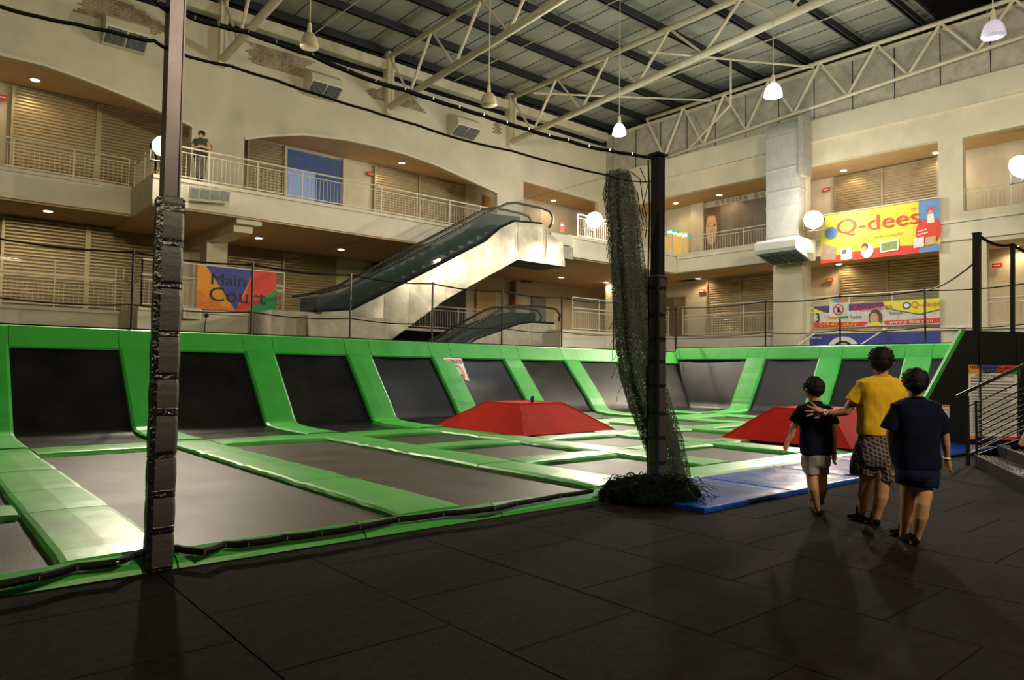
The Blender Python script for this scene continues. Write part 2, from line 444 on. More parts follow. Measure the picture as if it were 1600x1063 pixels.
MB().box(-4.3, 17.30, 0, 23.2, 17.40, ZT-.06).build('backing_board', blackp, lw)
ZR = 2.36
rwal = thing('trampoline_wall', 'short slanted trampoline wall with green ribs across the right end of the court', 'trampoline wall', (23, 10, 0))
def rto(a, o, z): return (20.07+o*.83, a, z)
incl_wall(rwal, rto, 4.6, 17.2, [7.95, 10.6, 13.25], .75, ZR, 0, greend)
MB().box(23.32, 4.6, 0, 23.42, 17.3, ZR-.06).build('backing_board', blackp, rwal)
# bed on the ground between the last strip and the right wall is part of that wall's profile

# ---- red foam pyramids
def pyramid(x0, y0, x1, y1, zt, ix, iy, label):
    r = thing('foam_pyramid', label, 'foam block', ((x0+x1)/2, (y0+y1)/2, .1), 'red foam pyramids')
    b = [(x0,y0,.119),(x1,y0,.119),(x1,y1,.119),(x0,y1,.119)]; t = [(x0+ix,y0+iy,zt),(x1-ix,y0+iy,zt),(x1-ix,y1-iy,zt),(x0+ix,y1-iy,zt)]
    MB().hexa(b+t).build('foam_body', redm, r)
    for i in range(4):   # seam piping along ridges
        MB().tube([b[i], t[i]], .012, 6).build('seam', redm, r); MB().tube([t[i], t[(i+1) % 4]], .012, 6).build('seam', redm, r)
    return r
pa = pyramid(9.42, 10.66, 12.15, 13.75, .70, .72, .95, 'red foam pyramid with a blue can on top, left of the padded post')
c_ = V((9.55, 10.9, .25))
MB().obox((9.84, 11.1, .36), (.055, -.03, 0), (.16, .21, .19), (-.012, -.012, .02)).build('patch', mat('red_tape', (.62, .05, .03), .45), pa)
pyramid(12.62, 5.66, 15.6, 8.25, .74, .75, .72, 'red foam pyramid behind the boy in navy shirt and grey shorts')
can = thing('drink_can', 'small blue drink can standing on the red pyramid', 'can', (10.85, 12.0, .70))
MB().tube([(10.85,12,.70),(10.85,12,.705),(10.85,12,.83),(10.85,12,.84)], [.034,.04,.04,.034], 14).build('can_body', mat('can_blue', (.03,.05,.35), .3, .5), can)
MB().tube([(10.85,12,.841),(10.85,12,.848)], .033, 14).build('can_lid', silver, can)

# ---- blue mats along the front
mats_x = [(6.2, 7.98), (8.0, 9.78), (9.8, 11.58), (11.6, 13.38), (13.4, 15.1), (15.1, 16.3)]
nm = ['blue crash mat nearest the camera, partly under the heaped net', 'blue crash mat second from the heaped net', 'blue crash mat behind the boy in grey shorts', 'blue crash mat behind the man in yellow', 'blue crash mat beside the boy in navy shorts', 'blue crash mat at the foot of the black wall']
for (x0, x1), lb in zip(mats_x, nm):
    sh = 0.25 if x0 > 9.5 else 0
    r = thing('crash_mat', lb, 'mat', ((x0+x1)/2, 4.9, 0), 'blue crash mats')
    def top(a, b, x0=x0, x1=x1, sh=sh):
        x = x0+.02+(x1-x0-.04)*a; y = 4.25+sh+.02+(5.53-4.27-sh-.02)*b
        e = min(a, 1-a, b, 1-b)
        z = .058+.006*noise.noise(V((x*3, y*3, 0)))-(.008 if e < .01 else 0)
        return (x, y, z)
    g = MB().grid(top, 14, 10)
    g.build('vinyl_top', bluem, r, smooth=True)
    MB().pad(x0+.01, 4.255+sh, 0, x1-.01, 5.535, .052, .012).build('mat_body', bluem, r)
    MB().tube([(x0+.03, 4.25+sh, .03), (x1-.03, 4.25+sh, .03)], .006, 5).build('seam', bluem, r)

# ---- little blue mat edge trims on the net-side lip
# ================================================================ fences on the walls
def fence(label, pts, posts, z0, z1, lean=0):
    r = thing('safety_fence', label, 'fence', V(pts[0]).lerp(V(pts[-1]), .5))
    for p in posts:
        MB().tube([(p[0], p[1], z0-.05), (p[0], p[1], z1)], .028, 8).build('fence_post', black, r)
        MB().tube([(p[0], p[1], z1), (p[0], p[1], z1+.02)], .034, 8).build('post_cap', black, r)
    for zz, rr in ((z1-.03, .022), ((z0+z1)/2-.28*0-.32+.0, .016), (z0+.03, .016)):
        line = []
        P = [V(p) for p in posts]
        for i in range(len(P)-1):
            for k in range(8):
                t = k/8; q = P[i].lerp(P[i+1], t); line.append((q.x, q.y, zz-.07*math.sin(math.pi*t)*(1 if zz > z0+.1 else .1)))
        line.append((P[-1].x, P[-1].y, zz))
        MB().tube(line, rr, 6).build('net_rope', ropem, r)
    nb = MB()
    P = [V(p) for p in posts]
    for i in range(len(P)-1):
        a, b = P[i], P[i+1]
        nb.grid(lambda s, t: (a.x+(b.x-a.x)*s, a.y+(b.y-a.y)*s, z0+(z1-.03-z0-.07*math.sin(math.pi*s))*t), 8, 3)
    tag(nb.build('net_mesh', netf, r, fix=False), kind='stuff')
lpos = [(3.78-2.65*2+2.65*k, 17.38, 0) for k in range(0, 9)] + [(23.38, 17.38, 0)]
fence('black safety net fence on thin posts above the long trampoline wall', [(0, 17.38, ZT), (23, 17.38, ZT)], lpos, ZT, 3.96)
rpos = [(23.4, y, 0) for y in (17.38, 13.49, 10.82, 8.25, 5.6)]
fence('black safety net fence on thin posts above the short right trampoline wall', [(23.4, 17.4, ZR), (23.4, 5.6, ZR)], rpos, ZR, 4.02)

# ================================================================ padded posts
def padded_post(px, py, hw, ztop, zpad, label, notes):
    r = thing('padded_post', label, 'post', (px, py, 0))
    MB().box(px-hw*.62, py-.05, 0, px+hw*.5, py+.05, ztop).build('steel_column', postm, r)
    MB().box(px+hw*.5, py-.065, 0, px+hw*.62, py+.065, ztop).build('column_flange', postm, r)
    MB().box(px-hw*.74, py-.065, 0, px-hw*.62, py+.065, ztop).build('column_flange', postm, r)
    z = .0
    hs = []
    while z < zpad-.05:
        h = random.choice([.27, .30, .34, .25]); h = min(h, zpad-z)
        hs.append((z, z+h)); z += h
    for (a, b) in hs:   # foam sleeves bulging between the tape bands
        rs = []
        for t in (0, .06, .2, .5, .8, .94, 1):
            g = .010*math.sin(math.pi*t)**.5 if 0 < t < 1 else -.004
            x0, x1, y0, y1 = px-hw-g, px+hw+g, py-hw*.80-g, py+hw*.80+g; zz = a+(b-a)*t; c = .02
            rs.append([(x0+c,y0,zz),(x1-c,y0,zz),(x1,y0+c,zz),(x1,y1-c,zz),(x1-c,y1,zz),(x0+c,y1,zz),(x0,y1-c,zz),(x0,y0+c,zz)])
        MB().rings(rs).build('foam_sleeve', padk, r)
        rs = []
        for zz, g in ((a-.02, .002), (a-.008, .008), (a+.012, .006), (a+.03, .009), (a+.045, .002)):
            tl = random.uniform(-.008, .008)
            x0, x1, y0, y1 = px-hw-g, px+hw+g, py-hw*.80-g, py+hw*.80+g; c = .02
            zz = max(zz, .003)
            rs.append([(x0+c,y0,zz+tl*.3),(x1-c,y0,zz+tl),(x1,y0+c,zz+tl),(x1,y1-c,zz),(x1-c,y1,zz),(x0+c,y1,zz),(x0,y1-c,zz),(x0,y0+c,zz)])
        if min(p[2] for q in rs for p in q) < 0: rs = [[(p[0], p[1], p[2]+.02) for p in q] for q in rs]
        MB().rings(rs).build('tape_band', tape, r)
    MB().box(px-hw-.008, py-hw*.8-.008, zpad-.11, px+hw+.008, py+hw*.8+.008, zpad-.02).build('tape_band', tape, r)
    # corner tape strips running up the sleeve
    for sx in (-1,):
        MB().box(px+sx*(hw+.012)-.012, py-hw*.8-.013, .02, px+sx*(hw+.012)+.030, py-hw*.8+.01, zpad-.02).build('corner_tape', tape, r)
    return r
lp = padded_post(1.40, 5.42, .078, 4.22, 2.62, 'tall steel post with taped black padding on the left front edge of the court', None)
rp = padded_post(7.10, 5.55, .085, 4.14, 2.62, 'steel post with taped black padding beside the hanging green net', None)
MB().box(7.0, 5.47, 4.12, 7.2, 5.63, 4.15).build('cap_plate', postm, rp)

# ropes between posts
def rope(label, pts, r_, dots=False, m_=ropem):
    t = thing('net_rope', label, 'rope', V(pts[0]))
    line = []
    for i in range(len(pts)-1):
        a, b = V(pts[i]), V(pts[i+1])
        for k in range(6):
            q = a.lerp(b, k/6); q.z -= .005*math.sin(math.pi*k/6); line.append(q)
    line.append(V(pts[-1]))
    MB().tube(line, r_, 8).build('rope_line', m_, t)
    if dots:
        for p in pts[1:-1]:
            MB().tube([V(p)+V((0,-r_-.004,-.012)), V(p)+V((0,-r_-.004,.012))], .007, 6).build('clip', silver, t)
    return t
def onfront(lst, y=5.42): return [oY(u, v, y) for u, v in lst]
rope('thick black net rope strung high between the two padded posts', onfront([(292,22),(303,29),(340,39),(387,50),(430,66),(487,86),(541,110),(585,127),(631,140),(675,155),(716,168),(754,180),(790,192),(824,202),(856,212),(886,219),(918,229),(950,235),(985,241),(1022,247)], 5.44), .021, True)
rope('thick black net rope high on the left, running out of the frame', onfront([(210,-30),(245,3),(262,16),(280,20)], 5.44), .021, True)
rope('thin black rope strung across below the thick one', onfront([(286,84),(300,90),(360,103),(430,125),(500,149),(575,172),(650,195),(720,218),(800,236),(880,258),(950,274),(968,280)], 5.44), .012)
rope('thin black rope on the left crossing in front of the wall vent', onfront([(-40,2),(0,10),(60,26),(120,38),(168,48),(225,62),(240,63),(268,80)], 5.44), .014)
rope('short black rope tying the hanging net to its post', [oY(975,281,5.55), oY(1000,284,5.55), oY(1020,283,5.55)], .008)
rope('black border rope lying along the front edge pads', [oZ(u, v, .11) for u, v in [(-30,918),(60,902),(120,886),(182,879),(205,868),(236,859),(250,858),(276,857),(318,862),(350,851),(386,849),(446,840),(500,833),(560,824),(620,812),(690,803),(770,795),(805,787),(873,775),(925,767)]], .027, True)
rope('thin stay wire from the escalator top to the lower left', [oY(950,276,25.19), oY(700,345,23.6), oY(520,386,22.8), oY(440,412,22.55)], .007)
# ================================================================ MALL SHELL
YW, YJ, YSH = 25.2, 22.5, 27.7     # facade wall, jutting walkway edge, shutters (long side)
XW, XSH = 27.9, 30.3               # facade and shutters (right side)
Z1, Z2 = 3.12, 7.05                # gallery floors
def pw(lst, Y=YW): return [(p.x, p.z) for p in (oY(u, v, Y) for u, v in lst)]
def toY(Y): return lambda a, b, c: (a, Y+c, b)
def toX(X): return lambda a, b, c: (X+c, a, b)
# long side facade with two flat arches and a straight opening
arch1 = [(-8, 10.55), (-4, 10.9)] + pw([(0,85),(68,101),(135,125),(203,152),(264,179),(300,197)]) + [(oY(300,197,YW).x, Z2+.02), (-8, Z2+.02)]
arch2 = pw([(382,217),(424,212),(474,210),(540,218),(582,227),(631,240),(682,258),(733,281),(777,301)]) + [(oY(777,301,YW).x, Z2+.02), (oY(382,217,YW).x, Z2+.02)]
op3 = pw([(818,282),(935,315)]); op3 = op3 + [(op3[1][0], Z2+.02), (op3[0][0], Z2+.02)]
wl = struct(plate('wall_left', [(-14, Z2), (XW-.02, Z2), (XW-.02, 13.25), (-14, 13.25)], [arch1, arch2, op3], .25, wallu, toY(YW)))
# arch edge mouldings
def edge_trim(name, poly, Y):
    pts = [(a, Y-.02, b) for a, b in poly]; b = MB()
    for p, q in zip(pts[:-1], pts[1:]): b.bar(p, q, .05, .09)
    struct(b.build(name, slabp, None))
edge_trim('trim_1', arch1[1:8], YW); edge_trim('trim_2', arch2[:9], YW); edge_trim('trim_3', op3[:2], YW)
# brick courses showing through the plaster near the roof
bm_ = mat('old_brick', (.34, .26, .16), .9, var=.3, scale=3, bump=.3)
bk = MB()
for i in range(90):
    for j in range(9):
        x = -1+i*.24+(.12 if j % 2 else 0); z = 12.3+j*.085
        if noise.noise(V((x*.35, z*1.4, 3.0))) > .02 + abs(j-4)*.02: bk.box(x, YW-.015, z, x+.22, YW+.01, z+.065)
tag(bk.build('exposed_brick', bm_, wl), kind='stuff')
# beam above the clerestory slit and dark slit
struct(MB().box(-14, YW-.1, 13.6, XW, YW+.3, 14.0).build('trim_4', steel))
struct(MB().box(-14, YW+.5, 13.2, XW, YW+.6, 14.3).build('trim_5', dark))
# walls behind
wsh = struct(MB().box(-14, YSH+.12, -.02, 34, YSH+.4, 14.3).build('wall_back', wallp))
struct(MB().box(-14, YW, Z1-1.2, 34, YSH+.2, Z1).build('trim_6', slabp))
# gallery slabs, long side
def slab_y(nm, x0, x1, y0, z0, z1, lip=.07):
    b = MB().box(x0, y0, z0, x1, YSH+.1, z1); o = b.build(nm, slabp); struct(o)
    MB().box(x0-.0, y0-.06, z1-.10, x1, y0, z1).build('cornice', slabp, o)
    MB().box(x0-.0, y0-.05, z0, x1, y0, z0+.13).build('cornice', slabp, o)
    return o
XJ = 5.33
slab_y('trim_7', -14, XJ, YW-.02, 6.25, 7.14)
s8 = slab_y('trim_8', XJ, 20.6, YJ, 6.15, 7.02)
s9 = slab_y('trim_9', 20.6, XW+.02, 20.7, 6.13, 7.02)
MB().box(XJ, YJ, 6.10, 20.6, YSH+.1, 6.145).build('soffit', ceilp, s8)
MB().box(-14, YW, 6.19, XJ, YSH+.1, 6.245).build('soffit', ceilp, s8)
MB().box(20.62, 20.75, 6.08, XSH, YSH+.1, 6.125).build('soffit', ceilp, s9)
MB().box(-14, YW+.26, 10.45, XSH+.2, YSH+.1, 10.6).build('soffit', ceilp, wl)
slab_y('trim_10', -14, 5.05, YW-.3, 2.2, 3.12)
s11 = slab_y('trim_11', 5.05, 11.3, YJ, 2.2, 3.12)
slab_y('trim_12', 11.3, 20.4, YW, 1.6, 3.12); slab_y('trim_13', 20.4, XW, 20.9, 2.2, 3.12)
struct(MB().box(5.05, YJ+.4, -.02, 11.3, YJ+.6, 2.3).build('trim_14', wallg))
struct(MB().box(-14, YW+.5, -.02, 34, YW+.7, 3.0).build('trim_15', wallg))
struct(MB().box(11.3, 24.9, -.02, XW, 25.1, 2.3).build('trim_16', wallg))
# bracket beam and round column under the walkway
bb = thing('column', 'cream square column under the walkway with a bracket beam, right of the tall post', 'column', (7.2, 24.6, Z1))
p_ = oY(336, 360, 25.6)
MB().box(p_.x-.35, 25.3, Z1, p_.x+.35, 26.0, 5.75).build('shaft', wallp, bb)
MB().box(p_.x-.3, YJ+.35, 5.72, p_.x+.3, 27.5, 6.15).build('bracket_beam', slabp, bb)
MB().box(p_.x-.3, YJ+.1, 5.95, p_.x+.5, YJ+.36, 6.15).build('bracket_nose', slabp, bb)

# right side facade
ysol = lambda u, X=XW: oX(u, 500, X).y
A_, B_, C_, D_ = 20.5, ysol(1215), ysol(1262), ysol(1469)
wr_out = [(2.0, -.02), (25.2, -.02), (25.2, 13.9), (2.0, 13.9)]
h1 = [(C_, Z2), (D_, Z2), (D_, 9.85), (C_, 9.95)]
h2 = [(B_, Z2), (23.9, Z2), (23.9, 9.95), (B_, 9.9)]
h3 = [(C_, Z1), (D_, Z1), (D_, 6.12), (C_, 6.12)]
h4 = [(B_, Z1), (23.9, Z1), (23.9, 6.12), (B_, 6.12)]
h5 = [(2.4, Z2+.1), (oX(1505, 300, XW).y, Z2+.1), (oX(1505, 300, XW).y, 9.75), (2.4, 9.75)]
h6 = [(2.4, Z1), (oX(1540, 300, XW).y, Z1), (oX(1540, 300, XW).y, 6.0), (2.4, 6.0)]
wr = struct(plate('wall_right', wr_out, [h1, h2, h3, h4, h5, h6], .3, wallp, toX(XW)))
MB().box(XW-.12, 2.0, 10.85, XW, 25.1, 11.75).build('frieze', wallu, wr)
MB().box(XW-.05, 2.0, 11.75, XW, 25.1, 13.7).build('truss_backing', wallg, wr)
for y in [3+1.55*i for i in range(15)]: MB().box(XW-.065, y, 11.75, XW-.05, y+.03, 13.7).build('panel_joint', dark, wr)
struct(MB().box(XSH+.12, -4, -.02, XSH+.4, 34, 14.3).build('wall_right_rear', wallp))
def slab_x(nm, y0, y1, x0, z0, z1):
    o = struct(MB().box(x0, y0, z0, XSH+.1, y1, z1).build(nm, slabp))
    MB().box(x0-.06, y0, z1-.10, x0, y1, z1).build('cornice', slabp, o); MB().box(x0-.05, y0, z0, x0, y1, z0+.13).build('cornice', slabp, o)
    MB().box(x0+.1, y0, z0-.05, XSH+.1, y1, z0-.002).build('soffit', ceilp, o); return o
sx = slab_x('trim_17', 2.0, 20.6, XW-.02, 6.15, 6.88)
slab_x('trim_18', 2.0, 20.6, XW-.02, 2.35, 3.12)
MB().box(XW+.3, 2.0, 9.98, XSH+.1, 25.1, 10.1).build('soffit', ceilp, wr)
# divider walls inside the galleries
def pier(nm_, x0, y0, z0, x1, y1, z1, parent, m_=wallp): return MB().box(x0, y0, z0, x1, y1, z1).build(nm_, m_, parent)
for (y0, y1) in ((B_+.02, C_-.02),):
    pier('pier', XW-.35, C_+.05 if C_ < B_ else B_, -.0, XW, B_ if C_ < B_ else C_, 10.9, wr)

# ---------------------------------------------------------------- roof
roof = struct(MB().box(-14, 9.6, 14.62, 34, 27.9, 14.7).build('ceiling', sheet))
rf2 = struct(MB().box(-14, -14, 17.0, 34, 9.6, 17.1).build('ceiling_monitor', dark))
MB().box(-14, 9.5, 14.62, 34, 9.6, 17.0).build('monitor_side', dark, rf2)
y = 9.85; 
while y < 26.5:
    b = MB(); b.box(-13, y, 14.25, 33, y+.07, 14.55); b.box(-13, y-.06, 14.25, 33, y+.13, 14.28); b.build('purlin', purl, roof); y += 2.2
for x in [-3+1.05*i for i in range(30)]:
    b = MB().box(x, 9.7, 14.60, x+.012, 26.6, 14.62); b.build('sheet_joint', purl, roof)
for x in (-1.5, 4.7, 11.3, 17.8, 24.3):
    MB().tube([(x, 25.0, 14.0), (x+.5, 9.9, 14.2)], .02, 6).build('sag_rod', steel, roof)
def truss(X, y0, y1, zb0, zb1, zt, label, n, r_b=.13, r_t=.11, wall=False):
    t = thing('roof_truss', label, 'truss', (X, (y0+y1)/2, zb0), 'roof trusses')
    MB().tube([(X, y0, zb0), (X, y1, zb1)], r_b, 12).build('bottom_chord', steel, t, smooth=True)
    MB().tube([(X, y0, zt), (X, y1, zt+.03)], r_t, 12).build('top_chord', steel, t, smooth=True)
    if not wall:
        MB().box(X-.12, y0-.05, zb0-.25, X+.12, y0+.35, zt+.2).build('end_plate', steel, t)
        MB().tube([(X, y0-.25, zb0), (X, y0-.25, zt)], .06, 8).build('end_post', steel, t)
    step = (y1-y0)/n
    for i in range(n):
        f0, f1, fm = i/n, (i+1)/n, (i+.5)/n
        zb = lambda f: zb0+(zb1-zb0)*f
        a = (X, y0+(y1-y0)*f0, zt); m2 = (X, y0+(y1-y0)*fm, zb(fm)); c = (X, y0+(y1-y0)*f1, zt)
        MB().tube([a, m2], .045, 8).build('web_brace', steel, t); MB().tube([m2, c], .06, 8).build('web_brace', steel, t)
    return t
truss(1.5, 25.0, 4.0, 12.05, 13.2, 14.12, 'roof truss partly above the top left corner of the view', 7)
truss(8.0, 25.0, 4.0, 12.05, 13.2, 14.12, 'cream roof truss just right of the tall steel post', 7)
truss(14.6, 25.0, 4.0, 12.02, 13.2, 14.12, 'cream roof truss above the middle of the arched gallery', 7)
truss(21.1, 25.0, 4.0, 12.02, 13.3, 14.12, 'cream roof truss with a pale thick lower tube nearest the right wall', 7)
truss(27.6, 22.3, 2.5, 11.72, 12.85, 13.95, 'cream roof truss lying flat against the right wall', 9, .07, .08, True)
# horizontal bracing between the last trusses
br = thing('roof_brace', 'thin white horizontal brace between the two right roof trusses', 'brace', (24.3, 13, 13.9))
MB().tube([(21.1, 23.5, 13.9), (27.5, 18.5, 13.8)], .045, 8).build('brace_tube', steel, br)
MB().tube([(21.1, 17.0, 13.6), (27.5, 13.7, 13.8)], .045, 8).build('brace_tube', steel, br)
MB().tube([(24.2, 15.4, 13.7), (24.2, 15.4, 11.9), (27.5, 19.8, 11.8)], .04, 8).build('brace_tube', steel, br)

# ---------------------------------------------------------------- shutters
def shutter_y(u0, u1, zt, z0, label, Y=YSH, m_=shut):
    x0, x1 = oY(u0, 300, Y).x, oY(u1, 300, Y).x
    r = thing('roller_shutter', label, 'shutter', ((x0+x1)/2, Y, z0), 'closed roller shutters')
    b = MB(); n = int((zt-z0)/.11); prof = []
    for i in range(n):
        z = z0+(zt-z0)*i/n; d = (zt-z0)/n; prof += [(Y, z), (Y-.028, z+d*.3), (Y-.028, z+d*.7)]
    prof.append((Y, zt))
    v = []; f = []
    for k, (yy, z) in enumerate(prof):
        v += [(x0+.06, yy, z), (x1-.06, yy, z)]
        if k: f.append((2*k-2, 2*k-1, 2*k+1, 2*k))
    b.add(v, f); b.build('slat_curtain', m_, r, fix=False, kind='stuff')
    for x in (x0, (x0+x1)/2 if x1-x0 > 4 else None, x1-.08):
        if x is not None: MB().box(x, Y-.07, z0, x+.08, Y+.02, zt).build('guide_rail', m_, r)
    MB().box(x0, Y-.06, z0, x1, Y+.02, z0+.10).build('bottom_bar', m_, r)
    return r
def shutter_x(u0, u1, zt, z0, label, X=XSH, m_=shut, grp='closed roller shutters'):
    y1, y0 = oX(u0, 300, X).y, oX(u1, 300, X).y
    r = thing('roller_shutter', label, 'shutter', (X, (y0+y1)/2, z0), grp)
    n = int((zt-z0)/.11); prof = []
    for i in range(n):
        z = z0+(zt-z0)*i/n; d = (zt-z0)/n; prof += [(X, z), (X-.028, z+d*.3), (X-.028, z+d*.7)]
    prof.append((X, zt)); v = []; f = []
    for k, (xx, z) in enumerate(prof):
        v += [(xx, y0+.06, z), (xx, y1-.06, z)]
        if k: f.append((2*k-2, 2*k-1, 2*k+1, 2*k))
    MB().add(v, f).build('slat_curtain', m_, r, fix=False, kind='stuff')
    for yy in (y0, (y0+y1)/2, y1-.08): MB().box(X-.07, yy, z0, X+.02, yy+.08, zt).build('guide_rail', m_, r)
    MB().box(X-.06, y0, z0, X+.02, y1, z0+.10).build('bottom_bar', m_, r)
    return r
ZS2 = oY(12, 133, YSH).z; ZS1 = oY(5, 330, YSH).z-.15
shutter_y(12, 150, ZS2, Z2, 'upper gallery roller shutter at the far left under the first arch')
shutter_y(150, 300, ZS2, Z2, 'upper gallery roller shutter beside the tall steel post, left of the standing person')
shutter_y(384, 443, ZS2, Z2, 'narrow upper gallery roller shutter left of the blue-lit doorway')
shutter_y(584, 655, ZS2, Z2, 'upper gallery roller shutter right of the blue-lit doorway, left half')
shutter_y(655, 727, ZS2, Z2, 'darker upper gallery roller shutter right of the blue-lit doorway, right half')
shutter_y(5, 140, ZS1, Z1, 'lower gallery roller shutter at the far left')
shutter_y(140, 256, ZS1, Z1, 'lower gallery roller shutter just left of the tall post')
shutter_y(350, 528, ZS1, Z1, 'lower gallery roller shutter behind the main court banner')
shutter_x(1303, 1468, oX(1303, 277, XSH).z, Z2, 'upper gallery roller shutter above the big yellow banner')
shutter_x(1310, 1472, oX(1310, 412, XSH).z, Z1, 'lower gallery roller shutter under the big yellow banner')
shutter_x(1105, 1219, oX(1105, 440, XSH).z, Z1, 'lower gallery roller shutter left of the pillar with the duct')
shutter_x(1040, 1073, oX(1040, 466, XSH).z, Z1, 'narrow lower gallery roller shutter just right of the padded post')
# blue lit doorway upper
bd = thing('shop_doorway', 'open shop doorway glowing blue with a folded gate on the upper gallery', 'doorway', (oY(490, 300, YSH).x, YSH, Z2))
xa, xb = oY(444, 300, YSH).x, oY(535, 300, YSH).x
MB().box(xa, YSH-.04, Z2, xb, YSH, ZS2-.1).build('back_panel', mat('blue_glass', (.06, .10, .22), .2, emit=(.10, .17, .34, .10)), bd)
MB().box(xa, YSH-.10, Z2, xa+(xb-xa)*.5, YSH-.05, ZS2-.9).build('glass_leaf', mat('blue_glass_lit', (.14, .20, .36), .15, emit=(.3, .38, .6, .42)), bd)
MB().box(xa-.05, YSH-.12, Z2, xa+.05, YSH, ZS2).build('door_frame', wallp, bd); MB().box(xb-.05, YSH-.12, Z2, xb+.1, YSH, ZS2).build('door_frame', wallp, bd)
b = MB()
for i in range(16):
    x = xa+(xb-xa)*(.35+.62*i/16); b.box(x, YSH-.14, Z2, x+.03, YSH-.12, Z2+1.0+.4*i/16)
tag(b.build('folded_gate', mat('gate_red', (.25, .10, .08), .6), bd), kind='stuff')
# small red unit signs beside the shutters
def rsign(p, axis, label):
    b = MB()
    if axis == 'y': b.box(p.x-.16, p.y-.04, p.z-.08, p.x+.16, p.y, p.z+.08)
    else: b.box(p.x-.04, p.y-.16, p.z-.08, p.x, p.y+.16, p.z+.08)
    r = thing('unit_sign', label, 'sign', p, 'small red unit signs'); b.build('sign_plate', red, r)
    if axis == 'y': MB().box(p.x-.11, p.y-.046, p.z-.015, p.x+.11, p.y-.041, p.z+.015).build('sign_bar', wht, r)
    else: MB().box(p.x-.046, p.y-.11, p.z-.015, p.x-.041, p.y+.11, p.z+.015).build('sign_bar', wht, r)
rsign(oY(2, 152, YSH-.0), 'y', 'small red unit sign at the far left edge of the upper gallery')
rsign(oY(579, 272, YSH), 'y', 'small red unit sign right of the blue-lit doorway')
rsign(oY(577, 422, YSH), 'y', 'small red unit sign behind the escalator handrail')
rsign(oX(1094, 331, XSH), 'x', 'small red unit sign left of the portrait poster')
rsign(oX(1097, 455, XSH), 'x', 'small red unit sign left of the lower shutter by the duct pillar')
rsign(oX(1291, 297, XSH), 'x', 'small red unit sign above the big yellow banner')
rsign(oX(1296, 438, XSH), 'x', 'small red unit sign under the big yellow banner')
rsign(oX(1558, 415, XSH), 'x', 'small red unit sign at the far right behind the fence')

# ---------------------------------------------------------------- railings
def railing(label, pts, z, h=.95, dbl=True, m_=railm, ext=0, screen_=False):
    P = [V((p[0], p[1], z)) for p in pts]
    r = thing('railing', label, 'railing', P[0].lerp(P[-1], .5))
    zt = V((0, 0, h))
    for a, b in zip(P[:-1], P[1:]):
        L = (b-a).length; n = max(1, round(L/1.55)); bal = MB()
        MB().tube([a+zt, b+zt], .027, 8).build('top_rail', m_, r)
        if dbl: MB().tube([a+zt*.84, b+zt*.84], .018, 8).build('mid_rail', m_, r)
        MB().bar(a+zt*.10, b+zt*.10, .03).build('bottom_rail', m_, r)
        for k in range(n+1):
            q = a.lerp(b, k/n); MB().bar(q, q+zt, .032).build('post', m_, r)
        nb = int(L/.13)
        for k in range(nb):
            q = a.lerp(b, (k+.5)/nb); bal.bar(q+zt*.10, q+zt*.80, .0105)
        tag(bal.build('balusters', m_, r), kind='stuff')
        if screen_:
            d = V((0, 0, .45)); MB().add([a+zt*.1, b+zt*.1, b+zt+d, a+zt+d], [(0,1,2,3)]).build('clear_screen', screen, r, fix=False)
            MB().bar(a+zt+d, b+zt+d, .035).build('screen_rail', m_, r)
            for k in range(n+1): q = a.lerp(b, k/n); MB().bar(q+zt, q+zt+d, .03).build('screen_post', m_, r)
    return r
railing('cream railing of the upper gallery at the far left, set back from the rest', [(-10, YW+.1), (XJ-.05, YW+.1)], 7.14, .92)
railing('long cream railing of the upper walkway between the person and the escalator', [(XJ+.08, YW-.05), (XJ+.08, YJ+.1), (19.0, YJ+.1)], 7.02, 1.0)
railing('cream railing around the landing at the top of the escalator', [(21.3, 20.85), (XW-.1, 20.85)], 7.02, 1.0)
railing('cream railing of the right upper gallery in front of the portrait poster', [(XW+.12, 20.4), (XW+.12, B_+.05)], 6.88, .95)
railing('cream railing of the right upper gallery behind the big yellow banner', [(XW+.12, C_-.1), (XW+.12, D_+.05)], 6.88, .95)
railing('cream railing of the lower gallery at the far left with a clear screen', [(-8, YW-.2), (4.95, YW-.2)], Z1, .95, screen_=True)
railing('cream railing behind the main court banner with a clear screen', [(5.15, YW-.3), (5.15, YJ+.1), (9.4, YJ+.1)], Z1, .95, screen_=True)
railing('cream railing of the lower gallery seen under the escalator', [(12.6, YW+.1), (19.9, YW+.1)], Z1, 1.0)
railing('cream railing with a tall top frame right of the small escalator', [(21.2, 21.0), (XW-.2, 21.0)], Z1, .95, screen_=True)
railing('cream railing of the right lower gallery beside the padded post', [(XW+.1, 20.4), (XW+.1, B_+.05)], Z1, .95, screen_=True)
railing('cream railing of the right lower gallery above the long phone number banner', [(XW+.1, C_-.05), (XW+.1, D_+.05)], Z1, .95, screen_=True)
railing('cream railing at the far right lower gallery behind the net', [(XW+.1, D_-1.2), (XW+.1, 3.0)], Z1, .95, screen_=True)
railing('cream railing at the far right upper gallery', [(XW+.1, oX(1505, 300, XW).y), (XW+.1, 3.0)], 6.98, .95)

